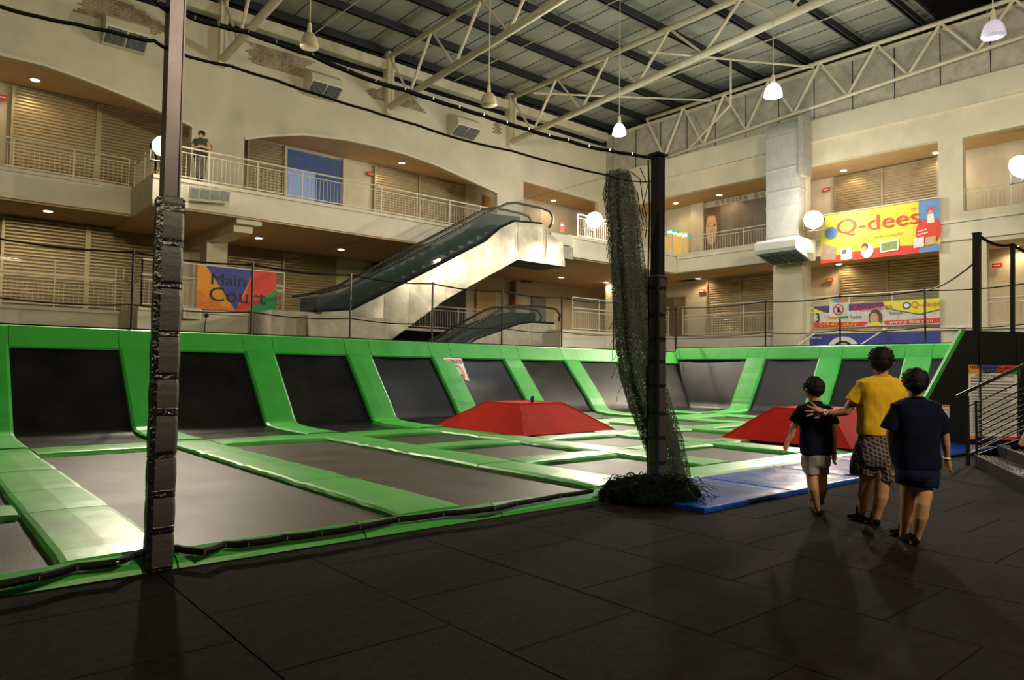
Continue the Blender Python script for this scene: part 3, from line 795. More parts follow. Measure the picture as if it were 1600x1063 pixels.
# ---------------------------------------------------------------- downlights
def downlight(u, v, axis, P, z, label):
    # on the ceiling plane z, where the view ray meets it
    p = oZ(u, v, z)
    r = thing('downlight', label, 'ceiling light', p, 'recessed gallery downlights')
    MB().tube([p+V((0,0,-.03)), p+V((0,0,0))], [.15, .17], 16).build('trim_ring', white, r)
    MB().tube([p+V((0,0,-.036)), p+V((0,0,-.031))], .12, 16).build('lens', lampd, r)
    add_light('downlight_beam', 'SPOT', p+V((0, 0, -.06)), 75, (1, .72, .40), p+V((0, 0, -3)), .09, 2.75, .5)
for u, v, z, lb in [(55,124,10.44,'recessed downlight at the far left of the upper gallery ceiling'),
    (628,254,10.44,'recessed downlight in the upper arch left of the escalator top'),
    (865,313,10.44,'recessed downlight above the landing of the big escalator'),
    (75,329,6.18,'recessed downlight at the far left of the lower gallery ceiling'),
    (404,371,6.09,'recessed downlight right of the bracket column'),
    (533,389,6.09,'recessed downlight behind the lower escalator handrail'),
    (877,433,6.07,'recessed downlight under the landing, left of the hanging net'),
    (947,441,6.07,'recessed downlight under the landing right beside the hanging net'),
    (1056,317,9.97,'recessed downlight above the green shop sign'),
    (1124,304,9.97,'recessed downlight above the portrait poster'),
    (1318,266,9.97,'recessed downlight above the big yellow banner on the left'),
    (1463,238,9.97,'recessed downlight above the big yellow banner on the right'),
    (1091,435,6.09,'recessed downlight beside the ceiling hatch near the padded post'),
    (1311,412,6.09,'recessed downlight just under the left end of the big yellow banner'),
    (1585,384,6.09,'recessed downlight at the far right behind the tall net post')]:
    downlight(u, v, None, None, z, lb)
# ================================================================ ESCALATORS
def escalator(label, outline, rail_near, deck, YN, WD, steps_a, steps_b, nst, bodym):
    r = thing('escalator', label, 'escalator', oY(outline[0][0], outline[0][1], YN))
    side = [oY(u, v, YN) for u, v in outline]
    MB().slab(side, (0, WD, 0)).build('truss_body', mat('esc_core', (.10, .10, .10), .6), r)
    n = len(side)
    # steel cladding panels on the near side, slightly buckled, with real joints
    x0 = min(p.x for p in side)+.05; x1 = max(p.x for p in side)
    def span(x):
        zs = []
        for i in range(n):
            a, b = side[i], side[(i+1) % n]
            if (a.x-x)*(b.x-x) <= 0 and abs(a.x-b.x) > 1e-6: zs.append(a.z+(b.z-a.z)*(x-a.x)/(b.x-a.x))
        return (min(zs), max(zs)) if len(zs) > 1 else None
    vx = sorted(set([x0]+[p.x for p in side if x0 < p.x < x1]+[x1])); xs = [vx[0]]
    for q in vx[1:]:
        L_ = q-xs[-1]
        if L_ < .12 and q != vx[-1]: continue
        m0 = xs[-1]; k_ = max(1, round(L_/1.4)); xs += [m0+L_*(j+1)/k_ for j in range(k_)]
    for a, b in zip(xs[:-1], xs[1:]):
        def f(s, t, a=a, b=b):
            x = a+.006+(b-a-.012)*s; sp = span(min(max(x, x0+.004), x1-.004)) or (side[0].z, side[0].z+.1)
            z = sp[0]+(sp[1]-sp[0])*t
            return (x, YN-.03-.018*noise.noise(V((x*.9, z*1.6, 1.7)))-.03*math.sin(math.pi*s)*math.sin(math.pi*t)*0.4, z)
        MB().grid(f, 10, 12).build('cladding_panel', bodym, r, smooth=True)
    rp = [oY(u, v, YN) for u, v in rail_near]; dk = [oY(u, v, YN) for u, v in deck]
    for off in (.12, WD-.12):
        P = [p+V((0, off, 0)) for p in rp]
        MB().tube(P, .045, 8).build('handrail', rubber, r, smooth=True)
        # glass balustrade between the deck and the handrail
        D = [p+V((0, off, 0)) for p in dk]
        vs = []; fs = []; m_ = 24
        def lerp_path(Q, t):
            t *= len(Q)-1; i = min(int(t), len(Q)-2); return Q[i].lerp(Q[i+1], t-i)
        xs_ = [max(P[0].x, D[0].x)+.0 + (min(max(p.x for p in P), D[-1].x)-max(P[0].x, D[0].x))*k/m_ for k in range(m_+1)]
        def zat(Q, x):
            z = None
            for a, b in zip(Q[:-1], Q[1:]):
                if a.x <= x+1e-6 and b.x >= x-1e-6 and b.x-a.x > 1e-6: z = a.z+(b.z-a.z)*(x-a.x)/(b.x-a.x); break
            return z
        ok = []
        for x in xs_:
            za, zb = zat(D, x), zat(P, x)
            if za is not None and zb is not None: ok.append((x, za, zb))
        for k, (x, za, zb) in enumerate(ok):
            vs += [(x, YN+off, za), (x, YN+off, zb)]
            if k: fs.append((2*k-2, 2*k, 2*k+1, 2*k-1))
        if vs: MB().add(vs, fs).build('glass_panel', glass, r, fix=False)
        MB().tube([p+V((0, 0, .02)) for p in D], .06, 6).build('skirt_cap', black, r)
        if off > 1: MB().slab(D+[p+V((0, 0, .50)) for p in D[::-1]], (0, .03, 0)).build('inner_skirt', rubber, r)
    a, b = oY(*steps_a, YN), oY(*steps_b, YN)
    for k in range(nst):
        q = a.lerp(b, (k+.5)/nst); dx = (b.x-a.x)/nst/2; dz = (b.z-a.z)/nst
        MB().box(q.x-dx, YN+.25, q.z-dz*1.3, q.x+dx, YN+WD-.25, q.z+.02).build('step', mat('step_grey', (.03, .03, .035), .4, .4), r)
    return r
escalator('big steel clad escalator rising to the upper landing in the middle',
    [(499,540),(499,488),(551,485),(757,378.6),(782,357),(804,347),(849,351),(853,363),(878,379),(883,417),(808,406),(696,468),(638,511),(598,540)],
    [(486,458),(508,456),(530,450),(556,443),(783,323),(795,317.5),(809,316),(849,324.6),(862,330),(867,339),(866,348),(861,355)],
    [(499,486),(551,482),(757,377),(782,356),(804,346),(849,350)], 20.4, 1.5, (551,482), (790,352), 16, inoxe)
escalator('small lower escalator behind the fence, right of the big one',
    [(700,560),(745,531),(812,507),(830,505),(868,507),(868,560)],
    [(690,538),(735,512),(790,481),(805,477.5),(850,479),(872,483),(878,492),(876,502)],
    [(700,558),(745,530),(812,506),(830,504),(868,506)], 21.8, 1.4, (700,556), (812,506), 8, wallg)
# landing blocks at the big escalator's foot and head
fb = struct(MB().box(9.3, 20.3, -.02, 12.0, 22.5, 3.05).build('trim_20', wallg))
struct(MB().box(8.2, 20.6, 2.3, 9.6, 22.5, 3.12).build('trim_21', wallg))
lb = thing('landing_bridge', 'stepped cream edge joining the escalator head to the upper landing', 'landing', (20.6, 20.6, 6.2))
q = oY(867, 364, 20.45)
MB().box(q.x-.2, 20.45, q.z-.42, q.x+1.0, 22.6, q.z).build('upper_beam', slabp, lb)
MB().box(q.x-1.0, 20.5, q.z-.95, q.x+1.1, 22.6, q.z-.45).build('lower_beam', wallg, lb)
struct(MB().box(oY(640,400,YSH).x, YSH-.05, Z1, oY(728,400,YSH).x, YSH+.1, 5.6).build('window_3', mat('dark_shopfront', (.03, .035, .045), .15)))
# doors and fittings behind the lower right landing
dr = struct(MB().box(oY(745,400,YSH).x, YSH-.05, Z1, oY(775,400,YSH).x, YSH+.1, 5.4).build('door_1', mat('warm_door', (.62, .42, .16), .5)))
MB().box(oY(745,400,YSH).x+.1, YSH-.08, Z1+1.0, oY(745,400,YSH).x+.16, YSH-.05, Z1+1.2).build('door_handle', silver, dr)
struct(MB().box(oY(832,400,YSH).x, YSH-.05, Z1, oY(853,400,YSH).x, YSH+.1, 5.3).build('door_2', mat('grey_door', (.25, .24, .24), .5)))
struct(MB().box(oY(582,400,YSH).x, YSH-.05, Z1, oY(640,400,YSH).x, YSH+.1, 6.1).build('window_1', mat('dark_shopfront', (.03, .035, .045), .15)))
struct(MB().box(oY(757,300,YSH).x, YSH-.05, Z2, oY(776,300,YSH).x, YSH+.1, ZS2-.3).build('door_3', mat('warm_door', (.62, .42, .16), .5)))
es = thing('exit_sign', 'small dark red sign hanging above the doors under the landing', 'sign', oY(824, 438, YSH-.2))
p = oY(824, 438, YSH-.2); MB().box(p.x-.28, p.y-.03, p.z-.12, p.x+.28, p.y+.2, p.z+.12).build('sign_box', mat('dull_red', (.35, .08, .05), .6), es)
MB().box(p.x-.2, p.y-.036, p.z-.02, p.x+.2, p.y-.031, p.z+.02).build('sign_bar', mat('dull_cream', (.6, .5, .35), .6), es)
al = thing('fire_alarm', 'small round red fire alarm on the wall under the landing', 'alarm', oY(802, 450, YSH)); p = oY(802, 450, YSH)
MB().tube([(p.x, p.y, p.z), (p.x, p.y-.10, p.z)], [.11, .09], 14).build('bell_dome', red, al); MB().tube([(p.x, p.y-.1, p.z), (p.x, p.y-.13, p.z)], .03, 8).build('bell_hub', silver, al)
fe = thing('fire_extinguisher', 'red fire extinguisher hung on the wall under the landing', 'extinguisher', oY(801, 470, YSH)); p = oY(801, 472, YSH-.12)
MB().tube([(p.x, p.y, p.z-.3), (p.x, p.y, p.z-.27), (p.x, p.y, p.z+.15), (p.x, p.y, p.z+.22)], [.06, .085, .085, .03], 12).build('cylinder_body', red, fe)
MB().box(p.x-.05, p.y-.02, p.z+.22, p.x+.06, p.y+.02, p.z+.27).build('valve_handle', black, fe)
struct(MB().box(oY(805,300,YSH-.2).x, YSH-.3, Z1, oY(806.5,300,YSH-.2).x, YSH+.1, 6.0).build('trim_22', mat('seam_brown', (.3, .2, .1), .7)))

# ================================================================ WALL VENTS, LAMPS, DUCT
def vent(u, v, label, w=.62, h=.52):
    p = oY(u, v, YW-.55); r = thing('wall_air_vent', label, 'vent', V((p.x, YW, p.z)), 'air outlets high on the left wall')
    b = MB(); rs = []
    x0, x1 = p.x-w, p.x+w
    prof = [(YW-.01, p.z+.55), (YW-.40, p.z+.52), (YW-.72, p.z+.30), (YW-.82, p.z+.02), (YW-.80, p.z-.06), (YW-.25, p.z-.34), (YW-.01, p.z-.36)]
    b.slab([(x0, a, c) for a, c in prof], (x1-x0, 0, 0)); b.build('vent_casing', wallu, r)
    a0, a1 = V((0, YW-.82, p.z-.02)), V((0, YW-.27, p.z-.36)); d = (a1-a0)
    nrm = V((0, -.55, -.83)); 
    for k in (0, 1):
        xa, xb = (x0+.05, p.x-.03) if k == 0 else (p.x+.03, x1-.05)
        c = (a0+a1)/2 + V(((xa+xb)/2, 0, 0)) + nrm*.012
        MB().obox(c, ((xb-xa)/2, 0, 0), d*.46, nrm*.012).build('grille_back', mat('vent_dark', (.05, .055, .06), .6), r)
        sb = MB()
        for i in range(9):
            cc = a0.lerp(a1, .09+.82*i/8)+V(((xa+xb)/2, 0, 0))+nrm*.035
            sb.obox(cc, ((xb-xa)/2-.01, 0, 0), d.normalized()*.012, nrm*.014)
        sb.build('grille_louvres', mat('vent_grey', (.26, .28, .29), .45, .4), r)
vent(198, 52, 'air outlet with two grilles high on the wall left of the tall post')
vent(508, 134, 'air outlet with two grilles high on the wall above the blue-lit doorway')
vent(729, 200, 'air outlet with two grilles high on the wall above the right end of the arch')
# round stubs beside two of them
def pendant(pos, label, shade, lit, ztop=14.62, rr=.24):
    r = thing('pendant_lamp', label, 'pendant lamp', pos, 'bell pendant lamps under the roof'); x, y, z = pos
    MB().tube([(x, y, z+.45), (x, y, ztop)], .015, 6).build('cable', steel, r)
    MB().tube([(x, y, z+.34), (x, y, z+.62)], [.07, .045], 10).build('lamp_housing', steel, r)
    pts = [(0, .36, .07), (0, .33, .13), (0, .24, .19), (0, .10, .235), (0, .0, .25), (0, -.02, .245)]
    MB().tube([(x, y, z+a[1]) for a in pts], [a[2]*rr/.25 for a in pts], 20).build('lamp_shade', shade, r, smooth=True)
    if lit: MB().tube([(x, y, z-.04), (x, y, z-.021)], rr*.8, 16).build('lamp_lens', lampc, r)
pendant((7.7, 17.3, 9.75), 'unlit pendant lamp nearest the tall post', lampo, 0)
pendant((13.5, 17.1, 9.65), 'unlit pendant lamp hanging in front of the third wall vent', lampo, 0, rr=.26)
pendant((18.8, 16.4, 9.75), 'bright lit pendant lamp above the top of the hanging net', lampc, 1)
pendant((19.2, 10.8, 9.6), 'bright lit pendant lamp in front of the right wall truss', lampc, 1, rr=.26)
pendant((19.5, 5.3, 9.55), 'faint violet pendant lamp at the top right corner', lampv, 0, 17.0, rr=.26)

def flood(pos, aim, label, arm_to, size=.34):
    pos = V(pos); r = thing('floodlight', label, 'floodlight', pos, 'floodlights aimed at the court')
    d = (V(aim)-pos).normalized(); s = d.cross(V((0, 0, 1))).normalized(); u = s.cross(d)
    b = MB(); b.tube([pos-d*.26, pos-d*.14, pos-d*.05, pos+d*.03], [.10, size*.6, size*.92, size], 24)
    b.build('lamp_body', silver, r)
    MB().tube([pos+d*.035, pos+d*.06], [size*.95, size*.85], 24).build('lamp_lens', lampw, r)
    MB().tube([pos-d*.1-s*size*1.05, pos-s*size*1.05-u*.1+V((0,0,-.35)), pos+s*size*1.05+V((0,0,-.35))-u*.1, pos-d*.1+s*size*1.05], .022, 6).build('lamp_bracket', black, r)
    MB().tube([pos+V((0,0,-.35)), V(arm_to)], .03, 6).build('lamp_arm', steel, r)
flood(FLOOD_A, (12, 10, 0), 'glaring floodlight just left of the hanging net', (22.9, 21.3, 7.0), .36)
flood(FLOOD_B, (12, 8, 0), 'glaring floodlight on the pillar with the duct', (27.55, 13.6, 7.0), .36)
flood(FLOOD_C, (14, 10, 0), 'glaring floodlight at the right edge of the view', (27.9, FLOOD_C.y, 6.9), .36)
flood(FLOOD_D, (3, 8, 0), 'glaring floodlight behind the tall steel post', (5.45, 22.58, 7.0), .30)
# four small projector lamps fixed to the walkway edge, right of the tall post
r = thing('lamp_bank', 'white rack of four unlit box lamps fixed to the walkway edge', 'lamp rack', oY(325, 305, YJ-.3))
for i, u in enumerate((302, 319, 335, 350)):
    p = oY(u, 302+i*1.6, YJ-.32)
    MB().obox(p, (.155, 0, 0), (0, .10, .03), (0, -.06, .20)).build('lamp_box', slabp, r)
    MB().obox(p+V((0, -.13, -.02)), (.11, 0, 0), (0, .008, .002), (0, -.04, .13)).build('lamp_glass', mat('lamp_glass', (.35, .38, .34), .1), r)
p0, p1 = oY(296, 312, YJ-.15), oY(352, 318, YJ-.15)
MB().bar(p0, p1, .3, .05).build('rack_shelf', slabp, r); MB().bar(p0+V((0,.1,.2)), p1+V((0,.1,.2)), .03).build('rack_bar', slabp, r)
# duct on the pillar
du = thing('air_duct', 'grey sheet metal air duct elbow running down the right pillar', 'duct', (27.3, 14.6, 6.0))
dm = mat('duct_metal', (.50, .49, .45), .5, .35, var=.08)
ya, yb = oX(1203, 300, 27.2).y, oX(1253, 300, 27.2).y
zz = [11.15, 9.75, 8.85, 8.2, 7.0, 6.4]
for a, b_ in zip(zz[:-1], zz[1:]): MB().box(26.9, yb, b_+.008, 27.52, ya, a-.008).build('duct_section', dm, du)
for z in zz[1:-1]: MB().box(26.87, yb-.03, z-.02, 27.53, ya+.03, z+.02).build('duct_flange', dm, du)
pr = []
for k in range(7):
    t = k/6*math.pi/2; pr.append((27.5-.60*math.cos(t)**.6 if k < 6 else 27.5, 11.15+.65*math.sin(t)))
MB().slab([(27.52, yb, 11.15)]+[(a, yb, c) for a, c in pr], (0, ya-yb, 0)).build('duct_elbow', dm, du)
MB().box(26.8, yb-.25, 9.3, 27.5, yb-.05, 11.7).build('duct_side_plate', mat('duct_side', (.35, .33, .28), .7), du)
# cassette air conditioner
ac = thing('air_conditioner', 'cream air conditioning unit under the floodlight on the pillar', 'air conditioner', (26.6, 13.9, 5.6))
y0, y1 = oX(1252, 400, 26.4).y, oX(1188, 400, 26.4).y
prof = [(27.55, 5.95), (27.55, 6.75), (26.15, 6.75), (25.95, 6.62), (25.95, 6.35), (26.05, 6.22), (27.2, 5.9)]
MB().slab([(a, y0, c) for a, c in prof], (0, y1-y0, 0)).build('casing', white, ac)
for (a, b_) in ((y0+.1, (y0+y1)/2-.04), ((y0+y1)/2+.04, y1-.1)):
    MB().obox(((26.62), (a+b_)/2, 6.045), (.50, 0, -.14), (0, (b_-a)/2, 0), (.004, 0, .016)).build('grille_back', mat('vent_dark', (.05, .055, .06), .6), ac)
    g = MB()
    for i in range(9): g.obox((26.17+.11*i, (a+b_)/2, 6.15-.031*i), (.012, 0, -.003), (0, (b_-a)/2, 0), (.004, 0, .014))
    g.build('grille_louvres', mat('vent_grey', (.26, .28, .29), .45, .4), ac)
MB().obox((26.9, y0-.14, 6.35), (.2, 0, 0), (0, .02, 0), (0, 0, .18)).build('end_cap', slabp, ac)
# small cameras and boxes
sp = thing('wall_speaker', 'small cream speaker box on the concrete wall under the banner', 'speaker', oY(301, 490, 22.3)); p = oY(301, 490, YJ-.2)
MB().pad(p.x-.26, p.y, p.z-.16, p.x+.26, p.y+.2, p.z+.16, .04).build('speaker_box', white, sp); MB().box(p.x-.2, p.y-.006, p.z-.1, p.x+.2, p.y, p.z+.1).build('speaker_grille', mat('dull_cream', (.6, .5, .35), .6), sp)
hk = thing('cable_hook', 'small dark clamp with a dangling cable on the concrete wall', 'cable', oY(323, 493, YJ-.03)); p = oY(323, 493, YJ-.05)
MB().ball(p, .07, 8, 6).build('clamp', black, hk); MB().tube([p, p+V((-.05, 0, -.3)), p+V((-.03, 0, -.7))], .015, 6).build('cable_tail', black, hk)
cc = thing('security_camera', 'tiny white security camera below the long phone number banner', 'camera', oX(1502, 514, XW-.3)); p = oX(1502, 514, XW-.3)
MB().tube([p+V((-.12,.1,0)), p+V((.05,-.1,.05))], .06, 10).build('camera_body', white, cc); MB().tube([p, V((XW, p.y, p.z))], .02, 6).build('camera_arm', white, cc)
hb = thing('ceiling_hatch', 'dark rectangular ceiling opening beside the padded post downlight', 'hatch', oZ(1085, 437, 6.09)); p = oZ(1085, 437, 6.09)
MB().box(p.x-.3, p.y-.2, p.z-.02, p.x+.3, p.y+.9, p.z).build('hatch_hole', dark, hb)

# ================================================================ BANNERS AND SIGNS
def pin(o): return o
def quad_frame(tl, tr, bl, plane, val):
    f = oY if plane == 'y' else oX
    return f(*tl, val), f(*tr, val), f(*bl, val)
class Board:
    """A flat print on a vertical plane. s runs left to right 0..1, t bottom to top 0..1 as one looks at it."""
    def __init__(s, name, label, cat, org, right, up, base, depth=.02, bname='banner_sheet'):
        s.o, s.r, s.u = V(org), V(right), V(up); s.n = s.r.cross(s.u).normalized()
        s.root = thing(name, label, cat, s.o+s.r*.5); s.k = 0
        MB().slab([s.p(0,0,0), s.p(1,0,0), s.p(1,1,0), s.p(0,1,0)], -s.n*depth).build(bname, base, s.root)
    def p(s, a, b, off=None): return s.o+s.r*a+s.u*b+s.n*(off or 0)
    def poly(s, pts, m_, name='print_shape'):
        s.k += 1; e = .003+.0016*s.k
        MB().slab([s.p(a, b, e) for a, b in pts], -s.n*.0012).build(name, m_, s.root); return s
    def disc(s, a, b, ra, rb, m_, name='print_disc', n=20, a0=0, a1=360):
        L, Hh = 1, 1
        pts = [(a+ra*math.cos(math.radians(a0+(a1-a0)*k/n)), b+rb*math.sin(math.radians(a0+(a1-a0)*k/n))) for k in range(n+(0 if a1-a0 == 360 else 1))]
        return s.poly(pts, m_, name)
    def ring(s, a, b, ra, rb, w_, m_, name='print_ring', a0=0, a1=360, n=24):
        s.k += 1; e = .003+.0016*s.k; mb = MB(); asp = s.r.length/s.u.length
        for k in range(n):
            t0, t1 = [math.radians(a0+(a1-a0)*q/n) for q in (k, k+1)]
            P = [s.p(a+(ra-w_)*math.cos(t0), b+(rb-w_*asp)*math.sin(t0), e), s.p(a+ra*math.cos(t0), b+rb*math.sin(t0), e), s.p(a+ra*math.cos(t1), b+rb*math.sin(t1), e), s.p(a+(ra-w_)*math.cos(t1), b+(rb-w_*asp)*math.sin(t1), e)]
            mb.slab(P, -s.n*.0012)
        mb.build(name, m_, s.root); return s
    def text(s, st, a, b, size, m_, sx=1, name='lettering'):
        s.k += 1; text(name, st, size, s.p(a, b, .004+.0016*s.k), s.r, s.u, m_, s.root, .0008, sx=sx); return s
# main court banner on the long side
tl, bl_, tr = oY(309,414,YJ-.05), oY(307,480,YJ-.05), oY(432,425,YJ-.05)
B = Board('banner', 'main court banner in orange, blue, red and green triangles on the left railing', 'banner', (tl.x, YJ-.05, 3.16), (tr.x-tl.x, 0, 0), (0, 0, tl.z-3.16), orange)
B.poly([(.10,1),(.70,1),(.60,.55),(.48,0)], blu).poly([(.70,1),(1,1),(1,.62),(.80,.30),(.62,0),(.48,0),(.60,.45)], redp).poly([(.62,.02),(.80,.30),(1,.60),(1,0),(.62,0)], grn)
B.poly([(0,0),(0,.45),(.40,0)], mat('amber_print', (.80, .22, .02), .6))
B.text('Main', .38, .70, .50, blk, 1.15); B.text('Court', .50, .34, .62, blk, 1.15)
# big yellow banner, upper right
y_l, y_r = oX(1300, 330, XW-.08).y, oX(1469, 312, XW-.08).y
zt, zb = oX(1469, 312, XW-.08).z+.05, oX(1469, 392, XW-.08).z
B = Board('banner', 'big yellow nursery banner with red lettering hung on the right upper gallery', 'banner', (XW-.12, y_l+.45, zb), (0, y_r-y_l-.45, 0), (0, 0, zt-zb), yel)
B.poly([(0,0),(0,.10),(.20,.16),(.55,.20),(.80,.16),(1,.12),(1,0)], redp).poly([(.84,1),(1,1),(1,.42),(.84,.52)], blul).poly([(.84,0),(1,0),(1,.13),(.84,.10)], blul)
B.disc(.90, .40, .085, .24, redp, 'apple_shape').disc(.96, .40, .05, .22, redp, 'apple_shape').poly([(.83,.42),(.90,.45),(.90,.43),(.83,.40)], wht).poly([(.83,.36),(.91,.39),(.91,.37),(.83,.34)], wht)
B.disc(.93, .80, .022, .055, redp, 'cap_shape').disc(.93, .75, .018, .05, facep, 'child_head').poly([(.90,.55),(.96,.55),(.955,.72),(.91,.72)], wht, 'child_shirt')
B.disc(.10, .62, .06, .13, blul, 'round_badge').poly([(.0,.08),(.14,.05),(.15,.30),(.02,.42)], mat('photo_brown', (.45, .30, .22), .6), 'photo_print')
B.poly([(.19,.02),(.29,.03),(.285,.27),(.185,.25)], wht, 'photo_print').poly([(.20,.14),(.24,.15),(.24,.24),(.20,.23)], mat('photo_dark', (.12, .12, .14), .6), 'photo_print')
B.disc(.42, .16, .055, .15, wht, 'child_shirt').disc(.40, .24, .03, .08, brn, 'child_hair').disc(.395, .20, .022, .055, facep, 'child_head')
B.poly([(.53,.08),(.68,.10),(.68,.33),(.53,.30)], wht, 'photo_print').poly([(.54,.11),(.67,.13),(.67,.29),(.54,.27)], mat('photo_green', (.28, .35, .12), .6), 'photo_print')
B.poly([(.80,.10),(.88,.11),(.88,.30),(.80,.28)], wht, 'photo_print').poly([(.89,.12),(.97,.14),(.97,.29),(.89,.28)], mat('photo_tan', (.65, .45, .25), .6), 'photo_print')
B.text('Q-dees', .50, .70, .80, redp, 1.3).text('Where children really enjoy it!', .45, .42, .15, mat('olive_print', (.35, .32, .08), .6), 1.2).text('TM', .80, .86, .12, redp)
# long banner with the phone number
ya_, yb_ = oX(1272, 500, XW-.06).y, oX(1469, 490, XW-.06).y
zt, zb = oX(1469, 466, XW-.06).z, oX(1469, 506, XW-.06).z
B = Board('banner', 'long white banner with a phone number on the right lower railing', 'banner', (XW-.06, ya_, zb), (0, yb_-ya_, 0), (0, 0, zt-zb), mat('off_white_print', (.68, .64, .58), .6))
B.poly([(0,.02),(.42,.02),(.47,.20),(0,.26)], redp).poly([(.60,.04),(1,.04),(1,.24),(.58,.20)], redp)
B.poly([(0,.98),(.60,.99),(.60,.80),(.40,.72),(.12,.66),(.0,.82)], purp).poly([(0,.66),(.0,.88),(.10,.68)], yel)
B.poly([(.58,1),(1,1),(1,.58),(.86,.42),(.72,.58),(.60,.74)], yel).poly([(1,.58),(.86,.42),(.72,.58),(.60,.74),(.60,.72),(.72,.55),(.86,.39),(1,.55)], blk)
B.disc(.76, .78, .032, .15, blu, 'round_badge').disc(.76, .78, .02, .09, wht, 'round_badge')
B.disc(.52, .34, .055, .36, brn, 'child_hair').disc(.51, .30, .035, .26, facep, 'child_head').poly([(.46,.02),(.58,.02),(.55,.16),(.48,.16)], yel, 'child_shirt')
B.text('012.473.5633', .21, .14, .22, yel, 1.25).text('www.q-dees.com', .79, .13, .20, wht, 1.05).text('3', .035, .45, .50, blk).text('Q-dees', .90, .80, .32, mat('orange_print2', (.75, .20, .03), .6), 1.05).text('Pendaftaran', .50, .78, .30, mat('pink_print', (.55, .04, .15), .6), 1.0)
B.text('Tadika', .36, .42, .16, blk).text('Kursus', .68, .52, .16, blk).text('untuk', .12, .52, .12, mat('grey_print', (.35, .33, .32), .6))
# blue banner below it
zb = 1.95; zt = oX(1468, 518, XW-.05).z; ya_ = oX(1265, 520, XW-.05).y
B = Board('banner', 'dark blue banner with a pale round emblem behind the right trampoline wall', 'banner', (XW-.05, ya_, zb), (0, yb_-ya_, 0), (0, 0, zt-zb), blu)
B.disc(.28, .42, .13, .50, wht, 'round_emblem').ring(.28, .40, .085, .36, .02, blk, 'emblem_arc', 20, 160).disc(.28, .36, .045, .2, mat('emblem_grey', (.4, .45, .55), .6), 'emblem_core').ring(.48, .25, .07, .34, .02, redp, 'red_arc', 20, 160)
B.text('GERBANG', .05, .88, .12, wht)
for uu, nm_ in ((1275, 'left'), (1382, 'right')):
    r = thing('flag_pole', 'thin white slanted pole in front of the blue banner, %s one' % nm_, 'pole', oX(uu, 521, XW-.2))
    a = oX(uu, 520 if nm_ == 'left' else 515, XW-.15); b_ = a+V((-1.2, .9 if nm_ == 'left' else 1.05, -1.05))
    MB().tube([a, b_], .028, 8).build('pole_tube', white, r); MB().box(a.x-.03, a.y-.06, a.z-.06, XW+.0, a.y+.06, a.z+.06).build('wall_bracket', white, r)
# portrait poster and beauty shop lettering
yl, yr = oX(1101, 340, XSH-.1).y, oX(1200, 340, XSH-.1).y
zt, zb = oX(1101, 326, XSH-.1).z, Z2
B = Board('shop_window', 'brown shop window with a large portrait of a face on the right upper gallery', 'shop window', (XSH-.1, yl, zb), (0, yr-yl-1.2, 0), (0, 0, zt-zb), mat('brown_film', (.20, .165, .12), .35, var=.15, scale=2), bname='window_film')
B.poly([(0,.15),(.14,.22),(.20,.52),(.20,1),(0,1)], brn, 'portrait_hair').disc(.085, .58, .068, .31, facep, 'portrait_face').poly([(0,.90),(.02,.84),(.16,.82),(.18,1),(0,1)], brn, 'portrait_hair')
B.disc(.055, .64, .015, .012, blk, 'portrait_eye').disc(.125, .64, .015, .012, blk, 'portrait_eye').disc(.095, .42, .022, .018, mat('lip_print', (.35, .10, .08), .5), 'portrait_mouth').poly([(.085,.50),(.105,.50),(.098,.62),(.09,.62)], mat('nose_print', (.48, .28, .17), .6), 'portrait_nose')
B.poly([(.035,.675),(.072,.69),(.072,.682),(.035,.668)], brn, 'portrait_brow').poly([(.108,.69),(.145,.675),(.145,.668),(.108,.682)], brn, 'portrait_brow')
for k in range(1, 4): B.poly([(.2+.2*k,0),(.204+.2*k,0),(.204+.2*k,1),(.2+.2*k,1)], mat('film_seam', (.30, .26, .2), .4), 'window_seam')
pw_ = struct(MB().box(XSH-.2, yl+.05, Z2, XSH+.1, yl+.75, 9.95).build('wall_divider', wallp))
text_root = thing('shop_lettering', 'pale spaced letters above the portrait shop window', 'lettering', oX(1150, 308, XSH))
text('lettering', 'e v e l i f e   b e a u t y', .42, oX(1172, 306, XSH+.08), (0, -1, 0), (0, 0, 1), mat('pale_letter', (.50, .38, .22), .5), text_root, .03)
# green neon shop sign further back
gs = thing('shop_sign', 'green lit shop sign at the back corner beyond the padded post', 'sign', oX(1062, 365, XSH-.3)); a, b_ = oX(1042, 362, XSH-.3), oX(1078, 370, XSH-.3)
MB().obox((a+b_)/2, (b_-a)/2, (.04, 0, 0), (0, 0, .16)).build('sign_box', mat('green_neon', (.02, .3, .15), .4, emit=(.02, .45, .22, .9)), gs)
for k in range(4):
    c = a.lerp(b_, .15+.22*k)+V((-.05, 0, .0)); MB().obox(c, (.008, 0, 0), (0, .13, 0), (0, 0, .06)).build('lit_letter_block', mat('neon_white', (.8, 1, .95), .5, emit=(.7, 1, .9, 2.2)), gs)
wg = struct(MB().box(XSH-.35, oX(1080,400,XSH).y, Z2, XSH-.25, oX(1040,400,XSH).y, Z2+1.5).build('window_2', mat('amber_window', (.7, .48, .15), .5, emit=(1, .62, .18, .35))))
# red notice near the big floodlight
rn = thing('notice_board', 'small red notice on the rail left of the glaring floodlight', 'notice', oY(876, 353, 20.8)); p = oY(878, 355, 20.79)
MB().box(p.x-.13, p.y, p.z-.2, p.x+.13, p.y+.02, p.z+.2).build('notice_sheet', red, rn); MB().box(p.x-.08, p.y-.004, p.z+.05, p.x+.08, p.y, p.z+.12).build('notice_print', wht, rn)
